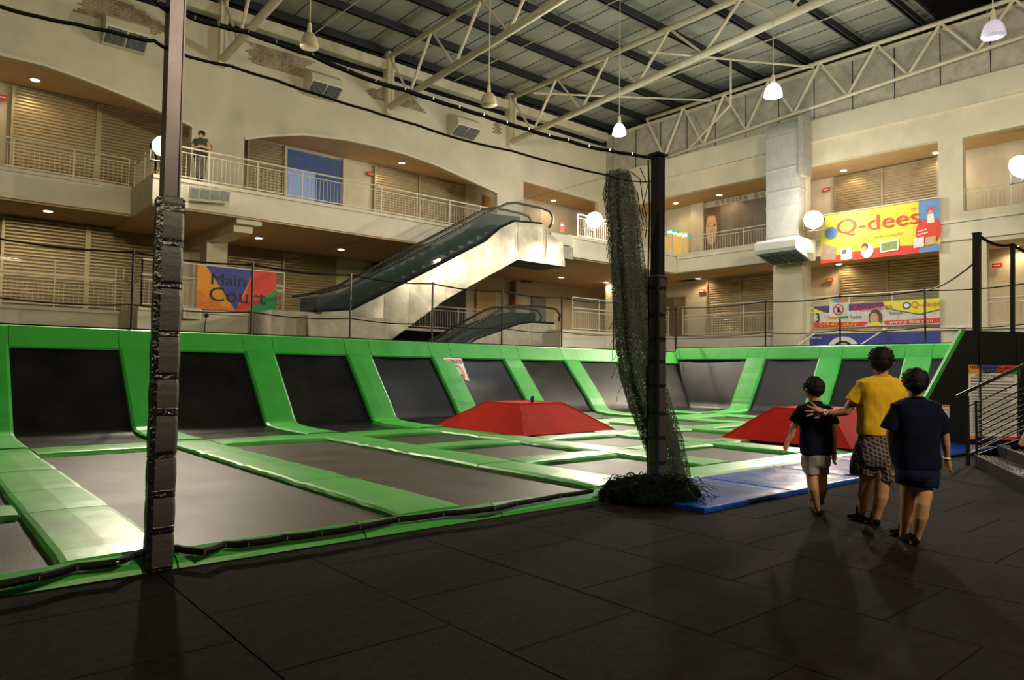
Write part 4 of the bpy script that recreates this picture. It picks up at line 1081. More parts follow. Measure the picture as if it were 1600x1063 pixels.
# ================================================================ BLACK END WALL
E_ = V((.76, -.65, 0)).normalized(); NB = V((-.65, -.76, 0))
BW0 = oD(1410, 687, 14.8); BW0.z = 0
bw = thing('black_partition', 'tall black wooden partition with a slanted green edge behind the stairs', 'partition', BW0+E_*1.6)
def bwp(u, v, off=0): p = oD(u, v, 14.8); return V((p.x, p.y, p.z))+NB*off
a_, b_, c_, d_ = bwp(1411, 687), bwp(1505, 516.5), bwp(1680, 521), bwp(1680, 687)
a_.z = 0; d_.z = 0
MB().slab([a_, d_, c_, b_], -NB*.14).build('wall_board', blackp, bw)
MB().bar(a_+V((0,0,.05))-NB*.03, b_+V((0,0,.01))-NB*.03, .09, .075, up=E_).build('green_edge_pad', greend, bw)
for u in (1530, 1590): MB().bar(V(bwp(u, 522, .012)), V((*bwp(u, 522, .012).xy, 0)), .03, .02, up=NB).build('board_seam', dark, bw)
# net posts on top
def thin_post(u, v0, v1, w_, label):
    a, b = bwp(u, v0, -.07), bwp(u, v1, -.07); r = thing('net_post', label, 'post', b)
    MB().bar(b, a, w_).build('post_tube', black, r); MB().bar(a, a+V((0,0,.03)), w_*1.15).build('post_cap', black, r); return a, b
t1, b1 = thin_post(1530, 365, 523, .13, 'thick black net post standing on the black partition')
t2, b2 = thin_post(1586, 382, 523, .075, 'thin black net post at the right edge on the black partition')
t0 = V((23.4, 5.6, 4.0)); t3 = bwp(1680, 425, -.07)
def srope(name, a, b, sag, rr, label):
    MBx = MB().tube([a.lerp(b, k/12)-V((0,0,sag*math.sin(math.pi*k/12))) for k in range(13)], rr, 6)
    r = thing('net_rope', label, 'rope', a); MBx.build('rope_line', ropem, r)
srope('r', t1, t2, .10, .03, 'pale sagging rope between the two net posts on the black partition')
srope('r', t2, t3, .05, .03, 'rope running out of the frame from the thin right net post')
srope('r', V((23.4, 8.25, 3.98)), t1+V((0,0,-.55)), .12, .022, 'net rope rising from the short wall fence to the thick net post')
nb = MB().grid(lambda s, t: (b1.lerp(b2, s)+(t1.lerp(t2, s)-b1.lerp(b2, s)-V((0,0,.10*math.sin(math.pi*s))))*t), 6, 4).grid(lambda s, t: (b2.lerp(bwp(1680,523,-.07), s)+(t2.lerp(t3, s)-b2.lerp(bwp(1680,523,-.07), s))*t), 6, 4)
nr = thing('safety_net', 'fine black net stretched between the posts on the black partition', 'net', b2); tag(nb.build('net_mesh', netf, nr, fix=False), kind='stuff')
nb.build
# rules poster
o_ = bwp(1512, 686, .03); r_ = bwp(1592, 688, .03)-o_; u_ = bwp(1512, 570, .03)-o_
B = Board('rules_poster', 'white rules poster with a colourful header behind the stair railing', 'poster', o_, r_, u_, wht, .01, 'poster_sheet')
B.poly([(0,.90),(.0,1),(.12,1),(.35,.885)], orange).poly([(.12,1),(.60,1),(.48,.90),(.35,.885)], blu).poly([(.60,1),(1,1),(1,.955),(.85,.90),(.48,.90)], redp).poly([(.75,.90),(1,.97),(1,.885),(.75,.885)], grn).poly([(0,.885),(0,.92),(.35,.885)], orange)
B.poly([(0,0),(.18,0),(.14,.045),(0,.045)], orange).poly([(.18,0),(.55,0),(.60,.045),(.14,.045)], blu).poly([(.60,0),(1,0),(1,.045),(.65,.045)], redp)
B.text('PERATURAN KESELAMATAN', .50, .965, .085, blk, .95).text('GELANGGANG', .50, .915, .085, blk).text('SILA BACA SEBELUM BERMAIN', .5, .86, .06, blk)
for k in range(19):
    y = .82-.039*k; L = .62+.25*abs(math.sin(k*2.3)); B.poly([(.07,y),(.07+L,y),(.07+L,y+.010),(.07,y+.010)], mat('print_grey', (.30, .29, .33), .6), 'text_line'); B.poly([(.04,y-.002),(.055,y-.002),(.055,y+.013),(.04,y+.013)], blk, 'bullet')
o_ = bwp(1471, 655, .03); B = Board('small_notice', 'small white notice low on the black partition beside the navy boy', 'notice', o_, bwp(1482, 655, .03)-o_, bwp(1471, 633, .03)-o_, wht, .01, 'notice_sheet')
B.poly([(.05,.88),(.95,.88),(.95,.97),(.05,.97)], redp).ring(.5, .5, .32, .26, .07, blk)
# no shoes notice on the long wall
o_ = V(oY(711, 612, 16.25)); r_ = V((oY(739.5, 612, 16.25).x-o_.x, 0, 0)); p2 = oY(714, 560, 16.85); u_ = V((0.0, p2.y-o_.y, p2.z-o_.z))
B = Board('shoe_notice', 'white no shoes notice hung on a wall mat left above the red pyramid', 'notice', o_, r_, u_, wht, .008, 'notice_sheet')
B.poly([(.06,.83),(.06,.96),(.30,.96),(.40,.83)], orange).poly([(.30,.96),(.62,.96),(.55,.83),(.40,.83)], blu).poly([(.62,.96),(.94,.96),(.94,.83),(.55,.83)], redp).poly([(.7,.83),(.94,.89),(.94,.83)], grn)
B.poly([(.06,.04),(.06,.23),(.25,.23),(.35,.04)], orange).poly([(.25,.23),(.60,.23),(.50,.04),(.35,.04)], blu).poly([(.60,.23),(.94,.23),(.94,.10),(.50,.04)], redp).poly([(.5,.04),(.94,.10),(.94,.04)], grn)
B.text('NOTICE', .5, .895, .13, wht, .8).text('NO SHOES ALLOWED', .5, .135, .10, wht, .62)
B.ring(.5, .53, .33, .25, .05, blu, a0=45, a1=160).ring(.5, .53, .33, .25, .05, yel, a0=160, a1=260).ring(.5, .53, .33, .25, .05, grn, a0=260, a1=310).ring(.5, .53, .33, .25, .05, redp, a0=310, a1=405)
B.poly([(.30,.45),(.30,.56),(.42,.54),(.58,.50),(.74,.48),(.76,.45)], blk, 'shoe_shape').poly([(.26,.70),(.31,.73),(.46,.56),(.42,.54)], blu).poly([(.60,.44),(.66,.46),(.76,.36),(.71,.34)], redp)
# sign clipped to the short wall fence
yl = oX(1295, 480, 23.3).y; yr = oX(1325, 480, 23.3).y; zb = oX(1300, 499, 23.3).z; zt = oX(1300, 467, 23.3).z
B = Board('fence_sign', 'square prohibition sign clipped to the short wall fence post', 'sign', (23.34, yl, zb), (0, yr-yl, 0), (0, 0, zt-zb), wht, .008, 'sign_sheet')
B.poly([(0,.86),(0,1),(.10,1),(.25,.84)], yel).poly([(.10,1),(.60,1),(.5,.80),(.25,.84)], blul).poly([(.60,1),(1,1),(1,.80),(.5,.80)], mat('coral_print', (.75, .20, .12), .6)).poly([(0,.0),(0,.12),(.5,.12),(.5,0)], orange).poly([(.5,.0),(.5,.12),(1,.12),(1,0)], grn)
B.ring(.48, .46, .28, .27, .06, redp).poly([(.30,.60),(.35,.65),(.66,.32),(.61,.27)], redp).disc(.50, .56, .04, .04, blk, 'figure_head').poly([(.44,.50),(.55,.52),(.58,.34),(.42,.32)], blk, 'figure_body')

# ================================================================ STAIRS
N0 = V((12.96, 3.96, 0)); SD = V((.456, -.89, 0)).normalized(); WD_ = V((-.89, -.456, 0)).normalized(); UZ = V((0, 0, 1))
st = thing('staircase', 'black metal staircase with grated treads at the right edge', 'stairs', N0)
gr = mat('grate_slat', (.045, .036, .040), .5, .4); stm = mat('stair_black', (.006, .005, .007), .6, 0, spec=.15)
nst = 6
for k in range(nst):
    z = .17*(k+1); s0 = .10+.30*k; W_ = 3.4
    c = N0+SD*(s0)+WD_*(W_/2)
    MB().obox(c+UZ*(z-.085), SD*.015, WD_*W_/2, UZ*.084).build('riser', stm, st)
    MB().obox(c+SD*.15+UZ*(z-.03), SD*.16, WD_*W_/2, UZ*.008).build('tread_tray', dark, st)
    for q in range(6): MB().obox(c+SD*(.03+.05*q)+UZ*(z-.008), SD*.009, WD_*W_/2, UZ*.012).build('tread_slat', gr, st)
topc = N0+SD*(.10+.30*nst)
MB().obox(topc+SD*1.2+WD_*1.7+UZ*(.17*nst-.05), SD*1.2, WD_*1.7, UZ*.05).build('platform_deck', stm, st)
MB().slab([N0+SD*.1, N0+SD*.1+UZ*.17, topc+UZ*(.17*nst), topc], -WD_*.05).build('side_stringer', stm, st)
hr = thing('stair_railing', 'black metal stair railing with nine sloping bars', 'railing', N0)
def rp_(s, z): return N0-WD_*.03+SD*s+UZ*z
sl = .565
MB().bar(rp_(0, 0), rp_(0, 1.10), .05).build('newel_post', black, hr)
MB().bar(rp_(.12, .18), rp_(.12, 1.03), .03).build('bar_post', black, hr)
MB().bar(rp_(1.75, .17*5), rp_(1.75, 1.05+1.75*sl), .05).build('newel_post', black, hr)
MB().bar(rp_(-.14, 1.09), rp_(1.9, 1.09+2.04*sl), .06, .05).build('handrail', black, hr)
for k in range(10):
    z = .18+.083*k; MB().tube([rp_(.0 if k in (0, 9) else .12, z), rp_(1.75, z+1.75*sl)], .0105, 6).build('rail_bar', black if k > 0 else railm, hr)

# ================================================================ HANGING NET AND HEAP
hn = thing('hanging_net', 'dark green safety net gathered and hanging behind the right padded post', 'net', oD(1045, 745, 9.2))
path = [(966,268,14,17),(969,300,20,24),(974,350,22,24),(979,410,24,25),(985,470,25,27),(991,530,27,29),(1002,590,30,30),(1017,640,32,30),(1033,685,30,30),(1043,720,26,28),(1046,755,28,34)]
def netring(i_, layer, n=40):
    u, v, w1, w2 = path[i_]; D = 8.95; c = oD(u, v, D); s = F/D
    out = []
    for k in range(n):
        a = 2*math.pi*k/n; q = 1+.20*math.sin(a*7+layer*2+i_*.35)+.10*noise.noise(V((a*2, i_*.6, layer*5)))
        sc = (1-.22*layer)
        out.append(c+E_*math.cos(a)*(w1+w2)/2/s*sc*q+V((.65,.76,0))*math.sin(a)*.12*sc*q)
    return out
for L_ in range(3):
    MB().rings([netring(i, L_) for i in range(len(path))], cap=False).build('net_fold', netd, hn, smooth=True, fix=False)
# ragged fringe and loose cords
for k in range(26):
    i = random.randint(0, 6); u, v, w1, w2 = path[i]; sd_ = random.choice((-1, 1)); a = oD(u+sd_*w1*.9, v+random.uniform(-10, 40), 8.9)
    pts = [a]; 
    for q in range(5): pts.append(pts[-1]+V((random.uniform(-.03,.03), random.uniform(-.03,.03), -random.uniform(.02,.07)))+E_*sd_*random.uniform(-.005,.03))
    MB().tube(pts, .0035, 5).build('loose_cord', ropem, hn)
for pts in ([(985,268),(1000,280),(1004,310),(1010,340),(1006,352),(1000,330),(996,300)], [(1000,262),(1012,290),(1003,330),(1011,350),(1008,372)]):
    MB().tube([oD(u, v, 8.8) for u, v in pts], .006, 6).build('loose_cord', ropem, hn)
MB().tube([oD(u, v, 8.9) for u, v in [(1013,250),(1015,330),(1013,420),(1014,500),(1010,560),(1012,620),(1011,690),(1013,745)]], .012, 6).build('bunched_cord', ropem, hn)
hp = thing('net_heap', 'heap of dark green net lying at the foot of the right padded post', 'net', (7.05, 5.25, 0))
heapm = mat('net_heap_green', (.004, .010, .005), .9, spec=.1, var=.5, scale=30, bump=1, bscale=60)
cen = oZ(1022, 770, .1); cen.z = 0.06
def hf(s, t):
    a = 2*math.pi*s; ph = math.pi/2*t
    R = 1+.22*noise.noise(V((math.cos(a)*1.7, math.sin(a)*1.7, t*2)))+.10*noise.noise(V((math.cos(a)*6, math.sin(a)*6, t*5)))
    w = .54*math.cos(ph)*R; d = .34*math.cos(ph)*R
    h = .20*math.sin(ph)**.6*(1+.5*noise.noise(V((math.cos(a)*2.5*math.cos(ph), math.sin(a)*2.5*math.cos(ph), 9))))+.05*noise.noise(V((w*math.cos(a)*9, d*math.sin(a)*9, t*6)))*math.cos(ph*.9)
    return cen+E_*w*math.cos(a)+V((.65,.76,0))*d*math.sin(a)+V((0,0,max(0, h)-.02*(1-t)))
MB().grid(hf, 110, 34).build('net_lump', heapm, hp, smooth=False)
tg = MB()
for k in range(520):
    a = random.uniform(0, 2*math.pi); rr = random.uniform(.3, 1.12)
    p = cen+E_*.52*rr*math.cos(a)+V((.65,.76,0))*.38*rr*math.sin(a)+UZ*(.20*max(0, 1-rr*rr)**.4+random.uniform(-.01,.035))
    pts = [p]; d = V((random.uniform(-1,1), random.uniform(-1,1), random.uniform(-.3,.7))).normalized()*.03
    for q in range(5):
        pts.append(pts[-1]+d); d = (d+V((random.uniform(-.02,.02), random.uniform(-.02,.02), -.010)))
        if pts[-1].z < .06: pts[-1].z = .06
    tg.tube(pts, .0028, 4)
tag(tg.build('net_strands', netd if False else heapm, hp, fix=False), kind='stuff')
for (x, h, w_) in ((960, .16, .05), (985, .19, .06), (1088, .12, .05), (1002, .2, .03)):
    b0 = oZ(x, 757, .1); MB().tube([b0+E_*w_*math.cos(t*.5)*1.2+UZ*(h*math.sin(t*.5)*.75-.0) for t in range(0, 7)], .006, 5).build('cord_loop', ropem, hp)
# ================================================================ PEOPLE
CRH = V((cr.x, cr.y, 0)).normalized(); CFH = V((cf.x, cf.y, 0)).normalized()
def ellring(c, a, b, ra, rb, n=20, p=2.2):
    out = []
    for k in range(n):
        t = 2*math.pi*k/n; ct, s_ = math.cos(t), math.sin(t)
        out.append(c+a*ra*math.copysign(abs(ct)**(2/p), ct)+b*rb*math.copysign(abs(s_)**(2/p), s_))
    return out
def capsule(mb, pts, rs, n=14):
    """closed tapering limb with rounded ends; radii may be (across, deep)"""
    P = [V(p) for p in pts]; R = [r if isinstance(r, tuple) else (r, r) for r in rs]
    Q, T = [], []
    d0 = (P[1]-P[0]).normalized(); d1 = (P[-1]-P[-2]).normalized()
    for k in (0, 1, 2): a = math.radians(75-25*k*1.3); Q.append(P[0]-d0*min(R[0])*math.sin(a)); T.append((R[0][0]*math.cos(a), R[0][1]*math.cos(a)))
    for i in range(len(P)-1):
        for s in range(3):
            t = s/3; Q.append(P[i].lerp(P[i+1], t)); u = t*t*(3-2*t); T.append((R[i][0]*(1-u)+R[i+1][0]*u, R[i][1]*(1-u)+R[i+1][1]*u))
    Q.append(P[-1]); T.append(R[-1])
    for k in (0, 1, 2): a = math.radians(10+25*k*1.3); Q.append(P[-1]+d1*min(R[-1])*math.sin(a)); T.append((R[-1][0]*math.cos(a), R[-1][1]*math.cos(a)))
    mb.tube(Q, T, n); return mb
def remesh(mb, name, m_, parent, vox, smooth=2, label=None, disp=0):
    me = bpy.data.meshes.new('tmp'); me.from_pydata(mb.v, [], mb.f); me.update()
    bm = bmesh.new(); bm.from_mesh(me); bmesh.ops.recalc_face_normals(bm, faces=bm.faces); bm.to_mesh(me); bm.free()
    o = bpy.data.objects.new('tmp', me); COL.objects.link(o)
    r = o.modifiers.new('r', 'REMESH'); r.mode = 'VOXEL'; r.voxel_size = vox; r.use_smooth_shade = True
    if smooth: s = o.modifiers.new('s', 'SMOOTH'); s.factor = .5; s.iterations = smooth
    n = from_obj(o, name, m_, parent)
    if disp:
        n.data.calc_loop_triangles(); nn = [v.normal.copy() for v in n.data.vertices]
        for v, q in zip(n.data.vertices, nn):
            p = v.co; v.co = p+q*disp*(noise.noise(V((p.x*9, p.y*9, p.z*4)))+.6*noise.noise(V((p.x*20+3, p.y*20, p.z*9))))
    n.data.polygons.foreach_set('use_smooth', [True]*len(n.data.polygons))
    if label: n['label'] = label
    return n
def hand(mb, wrist, d, across, k, spread=.35, curl=.5, thumb=1, size=1.0):
    """palm and five bent fingers; d along the hand, across towards the thumb side"""
    d = d.normalized(); ac = (across-d*across.dot(d)).normalized(); nrm = d.cross(ac).normalized()*k
    S_ = size; capsule(mb, [wrist-d*.01, wrist+d*.035*S_, wrist+d*.075*S_], [(.024*S_, .019*S_), (.036*S_, .016*S_), (.037*S_, .014*S_)])
    # palm widened
    for q in (-.024, -.008, .008, .024): capsule(mb, [wrist+d*.02*S_+ac*q*.6*S_, wrist+d*.082*S_+ac*q*S_], [.013*S_, .0115*S_], 8)
    for i, (q, L) in enumerate(((.027, .068), (.009, .076), (-.009, .071), (-.026, .056))):
        a = q/.027*spread; dd = (d*math.cos(a)+ac*math.sin(a)).normalized(); b = wrist+d*.080*S_+ac*q*S_
        p1 = b+dd*L*.42*S_; d2 = (dd*math.cos(curl)+nrm*math.sin(curl)).normalized(); p2 = p1+d2*L*.33*S_
        d3 = (dd*math.cos(curl*1.9)+nrm*math.sin(curl*1.9)).normalized(); p3 = p2+d3*L*.25*S_
        capsule(mb, [b-dd*.012*S_, p1, p2, p3], [.0105*S_, .0095*S_, .0085*S_, .0075*S_], 8)
    td = (d*.62+ac*.78).normalized(); b = wrist+d*.022*S_+ac*.022*S_; p1 = b+td*.038*S_; p2 = p1+(d*.85+ac*.45+nrm*.25).normalized()*.028*S_
    capsule(mb, [b-td*.012*S_, p1, p2], [.014*S_, .011*S_, .009*S_], 8)
def head(mb, c, fw, up, R, s=1):
    rt = fw.cross(up).normalized(); ax_ = (rt, fw, up)
    mb.ball(c+up*.02*s, (R*.80, R*.98, R*.95), 20, 14, ax_)
    mb.ball(c-up*R*.42+fw*R*.22, (R*.62, R*.66, R*.62), 16, 10, ax_)       # jaw
    mb.ball(c-up*R*.88+fw*R*.55, (R*.25, R*.22, R*.20), 10, 8, ax_)        # chin
    capsule(mb, [c+fw*R*.92+up*R*.05, c+fw*R*1.12-up*R*.22], [R*.09, R*.14], 8)  # nose
    mb.ball(c+fw*R*.92-up*R*.50, (R*.24, R*.10, R*.09), 10, 6, ax_)        # lips
    for s_ in (-1, 1):
        mb.ball(c+rt*s_*R*.82-up*R*.10+fw*R*.02, (R*.09, R*.20, R*.28), 10, 8, ax_)
        mb.ball(c+rt*s_*R*.34+fw*R*.86+up*R*.20, (R*.22, R*.10, R*.06), 8, 6, ax_)
def face_bits(root, c, fw, up, R):
    rt = fw.cross(up).normalized()
    for s_ in (-1, 1):
        MB().ball(c+rt*s_*R*.32+fw*R*.86+up*R*.05, R*.13, 10, 8).build('eye', mat('eye_dark', (.03, .02, .015), .2), root, True)
        MB().tube([c+rt*s_*R*.15+fw*R*.98+up*R*.27, c+rt*s_*R*.50+fw*R*.86+up*R*.26], R*.035, 6).build('eyebrow', hairm, root)
    MB().ball(c+fw*R*1.0-up*R*.50, (R*.22, R*.07, R*.05), 10, 6, (rt, fw, up)).build('mouth', mat('lip', (.35, .13, .10), .5), root, True)
def hair(root, c, fw, up, R, low=.55, puff=1.0, label=None):
    rt = fw.cross(up).normalized(); ax_ = (rt, fw, up); mb = MB()
    mb.ball(c+up*R*.17-fw*R*.05, (R*.92*puff, R*1.06*puff, R*.95*puff), 22, 14, ax_)
    mb.ball(c-up*R*.16-fw*R*.30, (R*.82*puff, R*.80*puff, R*low*1.5), 18, 12, ax_)
    mb.ball(c-up*R*.50-fw*R*.48, (R*.50*puff, R*.40, R*low*.9), 14, 10, ax_)
    for s_ in (-1, 1): mb.ball(c+rt*s_*R*.66+up*R*.12-fw*R*.02, (R*.24, R*.42, R*.40), 10, 8, ax_)
    for k in range(110):   # tufts
        a = random.uniform(0, 2*math.pi); e = random.uniform(-.25, 1.4)
        if math.sin(a) > .5 and e < .5: continue
        q = rt*math.cos(a)*math.cos(e)+fw*math.sin(a)*math.cos(e)+up*math.sin(e)
        b = c+up*R*.18-fw*R*.06+V(q)*R*.86*puff; t = (V(q)*.6-up*.5+rt*random.uniform(-.5,.5)).normalized()
        capsule(mb, [b, b+t*R*.20], [R*.085, R*.035], 6)
    return remesh(mb, 'hair', hairm, root, .0055, 1, label, .003)
def person(label, D, pose):
    g = lambda u, v, dd=0: oD(u, v, D+dd)
    root = thing('person', label, 'person', V((g(*pose['foot']).x, g(*pose['foot']).y, pose.get('ground', 0))), pose.get('group'))
    px = D/F; body = MB(); fw = V(pose.get('face', CFH)).normalized(); up = V((0, 0, 1))
    hc = g(*pose['head'][:2], pose['head'][3] if len(pose['head']) > 3 else 0); R = pose['head'][2]*px
    head(body, hc, fw, up, R)
    nb_ = g(*pose['neck']); capsule(body, [hc-up*R*.5-fw*R*.12, nb_, nb_-up*.05], [R*.50, R*.50, R*.62])
    # torso: rows of (u centre, v, half width px, half depth m)
    tr = pose['torso']
    body.rings([ellring(g(u, v, dd), CRH, CFH, hw*px*.90, hd*.9) for u, v, hw, hd, dd in tr])
    for leg in pose['legs']:
        P = [g(u, v, dd) for u, v, dd, r in leg['pts']]; rs = [r for *_, r in leg['pts']]
        capsule(body, P, rs, 16)
        # foot
        an = P[-1]; gz = pose.get('ground', 0)+leg.get('lift', 0); fd = V(leg.get('dir', CFH)).normalized()
        hl = V((an.x, an.y, gz+.030)); sc = leg.get('fs', 1)
        sk = MB(); capsule(sk, [an+up*leg.get('sock', .05), V((an.x, an.y, gz+.055))], [rs[-1]*1.18, rs[-1]*1.12], 14)
        capsule(sk, [hl-fd*.045*sc, hl+fd*.05*sc, hl+fd*.13*sc+up*-.004], [(.032*sc, .030*sc), (.038*sc, .032*sc), (.040*sc, .022*sc)], 14)
        capsule(sk, [hl+up*.03*sc, hl+fd*.09*sc+up*.0], [.034*sc, .026*sc], 12)
        capsule(body, [hl-fd*.03*sc, hl+fd*.10*sc], [.022*sc, .018*sc], 10)
        remesh(sk, 'sock', pose.get('sockm', sock), root, .008, 2)
    for arm in pose['arms']:
        P = [g(u, v, dd) for u, v, dd, r in arm['pts']]; capsule(body, P, [r for *_, r in arm['pts']], 14)
        hd_ = arm.get('hand')
        d = (g(*hd_['to'])-P[-1]) if hd_ else P[-1]-P[-2]
        hand(body, P[-1], d, V(hd_['across']), hd_.get('k', 1), hd_.get('spread', .2), hd_.get('curl', .5), size=hd_.get('size', 1))
    remesh(body, 'body', skin, root, pose.get('vox', .0062), 3)
    face_bits(root, hc, fw, up, R); hair(root, hc, fw, up, R, pose.get('low', .5), pose.get('puff', 1.0))
    # shirt
    sh = MB(); rows = pose['shirt']
    sh.rings([ellring(g(u, v, dd), CRH, CFH, hw*px, hd, 26, 2.5) for u, v, hw, hd, dd in rows])
    for slv in pose['sleeves']:
        Q = [g(u, v, dd) for u, v, dd, r in slv]; sh.ball(Q[0], slv[0][3], 14, 10); T = [Q[0].lerp(Q[1], t) for t in (0, .5)]+[Q[1].lerp(Q[2], t) for t in (0, .5, 1)]
        r0, r1, r2 = [q[3] for q in slv]; sh.tube(T, [(r0, r0*1.05), ((r0+r1)/2, (r0+r1)/2), (r1, r1), ((r1+r2)/2, (r1+r2)/2), (r2, r2)], 16)
    for arm in pose['arms']:
        u, v, dd, r = arm['pts'][0]; sh.ball(g(u, v+2, dd), r+.010, 14, 10)
    remesh(sh, 'shirt', pose['shirtm'], root, .0095, 2, None, .009)
    # collar
    cn = MB(); cc_ = nb_-up*.035+CFH*-.0
    n = 22; cn.tube([cc_+CRH*math.cos(2*math.pi*k/n)*R*.66+CFH*math.sin(2*math.pi*k/n)*R*.62+up*(.012-.02*math.sin(2*math.pi*k/n)) for k in range(n+1)], .009, 6)
    cn.build('collar', pose['shirtm'], root, True)
    so = MB(); rows = pose['shorts']
    so.rings([ellring(g(u, v, dd), CRH, CFH, hw*px, hd, 24, 2.4) for u, v, hw, hd, dd in rows])
    for lg in pose['short_legs']:
        so.rings([ellring(g(u, v, dd), CRH, CFH, hw*px, hd, 18, 2.3) for u, v, hw, hd, dd in lg])
    remesh(so, 'shorts', pose['shortm'], root, .0095, 1, None, .012)
    for ex in pose.get('extras', []): ex(root, g, px)
    return root
def band(u0, v0, u1, v1, dd, r_, w_, m_, name, dial=False):
    def f(root, g, px):
        a, b = g(u0, v0, dd), g(u1, v1, dd); d = (b-a).normalized(); c = (a+b)/2
        MB().tube([c-d*w_/2, c+d*w_/2], [r_, r_], 18).build(name, m_, root, True)
        if dial:
            o = -CFH; MB().tube([c+o*(r_-.002)+V((0,0,.004)), c+o*(r_+.009)+V((0,0,.006))], .021, 18).build('watch_dial', white, root); MB().tube([c+o*(r_+.0095)+V((0,0,.006)), c+o*(r_+.0115)+V((0,0,.006))], .011, 14).build('watch_face', blk, root)
    return f
# --- boy on the left, navy shirt and grey shorts (px/m at 7.16 m = 155)
person('boy in a navy shirt and grey shorts walking away, leftmost of the three', 7.16, dict(
    foot=(1278, 806), head=(1271, 606, 16.5), neck=(1272, 627), face=CFH*1-CRH*.45, low=.42,
    torso=[(1272,628,9,.05,0),(1272,634,22,.075,0),(1273,645,27,.09,0),(1273,670,22,.085,0),(1274,700,21,.08,0),(1275,718,18,.07,0),(1275,724,12,.05,0)],
    legs=[dict(pts=[(1267,722,0,.060),(1269,748,-.03,.056),(1271,765,-.06,.052),(1276,790,-.04,.034),(1279,801,-.02,.030)], fs=.86, sock=.03),
          dict(pts=[(1283,722,0,.056),(1284,748,.12,.054),(1285,762,.16,.050),(1284,778,.32,.034),(1281,786,.42,.030)], lift=.035, fs=.86, sock=.02, dir=CFH*.9-CRH*.3)],
    arms=[dict(pts=[(1252,644,0,.036),(1240,667,0,.034),(1237,680,0,.030),(1230,692,.0,.021)], hand=dict(to=(1227,703), across=CFH, k=-1, curl=.35, size=.82)),
          dict(pts=[(1295,644,0,.036),(1303,668,-.02,.034),(1304,688,-.02,.030),(1303,708,.0,.021)], hand=dict(to=(1303,722), across=CFH, k=1, curl=.45, size=.82))],
    shirt=[(1272,629,10,.055,0),(1272,632,20,.08,0),(1273,637,28,.095,0),(1273,650,27,.11,0),(1274,670,24,.105,0),(1274,690,23,.10,0),(1275,706,23.5,.105,0),(1275,711,23,.105,0)],
    sleeves=[[(1253,639,0,.046),(1247,649,0,.050),(1241,660,0,.056)],[(1292,639,0,.046),(1299,650,0,.052),(1303,663,0,.056)]], shirtm=navy,
    shorts=[(1275,700,20,.095,0),(1275,715,21.5,.115,.01),(1275,726,21.5,.12,.02),(1275,731,19,.10,.03)],
    short_legs=[[(1266,716,11,.085,0),(1266,730,11.5,.085,0),(1268,742,11,.08,-.02)],[(1284,716,10,.08,0),(1285,730,9.5,.08,.04),(1285,741,9,.075,.08)]], shortm=greys,
    extras=[band(1303,705,1303,711,0,.028,.016,black,'wrist_watch')]))
# --- man in yellow (px/m at 6.76 m = 165)
person('man in a yellow shirt and plaid shorts with one hand on the smaller boy', 6.76, dict(
    foot=(1358, 820), head=(1377, 563, 19.5), neck=(1377, 586), face=CFH*1+CRH*.55, low=.50,
    torso=[(1377,588,11,.06,0),(1377,594,26,.09,0),(1376,606,36,.11,0),(1374,635,31,.11,0),(1372,665,29,.11,0),(1371,686,24,.09,0),(1370,700,18,.07,0)],
    legs=[dict(pts=[(1356,698,0,.07),(1355,735,.06,.075),(1353,752,.08,.062),(1350,768,.10,.058),(1347,795,.14,.038),(1344,806,.16,.035)], fs=1.0, sock=.075, dir=CFH-CRH*.3),
          dict(pts=[(1382,700,0,.07),(1380,740,-.05,.076),(1379,757,-.06,.066),(1377,776,-.06,.062),(1369,806,-.02,.040),(1367,817,.0,.036)], fs=1.0, sock=.075)],
    arms=[dict(pts=[(1351,608,0,.046),(1331,630,.05,.043),(1323,643,.08,.042),(1304,646,.14,.036),(1290,645,.185,.029)], hand=dict(to=(1268,640,.215), across=V((0,0,-1))*1.0+CRH*.1, k=-1, curl=.12, spread=.60, size=1.18)),
          dict(pts=[(1403,608,0,.046),(1412,640,.05,.043),(1410,665,.10,.036),(1408,690,.14,.026)], hand=dict(to=(1408,706,.14), across=CFH, k=1, curl=.4))],
    shirt=[(1377,588,12,.07,0),(1377,591,25,.09,0),(1377,597,37,.11,0),(1376,612,37,.13,0),(1374,635,33.5,.13,0),(1373,655,32,.125,0),(1372,672,32.5,.13,0),(1372,680,32,.13,0)],
    sleeves=[[(1351,601,0,.058),(1341,614,.02,.066),(1332,628,.04,.072)],[(1403,601,0,.058),(1410,614,.02,.066),(1414,630,.03,.070)]], shirtm=yell,
    shorts=[(1371,668,27,.12,0),(1371,684,29,.125,0),(1370,700,32,.135,0),(1370,718,33,.13,0),(1370,728,30,.11,0)],
    short_legs=[[(1355,690,16,.11,0),(1352,710,18,.12,.02),(1350,730,19,.12,.05),(1349,742,18,.11,.06)],[(1384,690,16,.11,0),(1386,712,17,.12,-.02),(1387,735,18,.12,-.04),(1388,751,18,.115,-.05)]], shortm=plaid,
    extras=[band(1290,645,1284,644,.186,.034,.030,white,'wrist_watch',True)]))
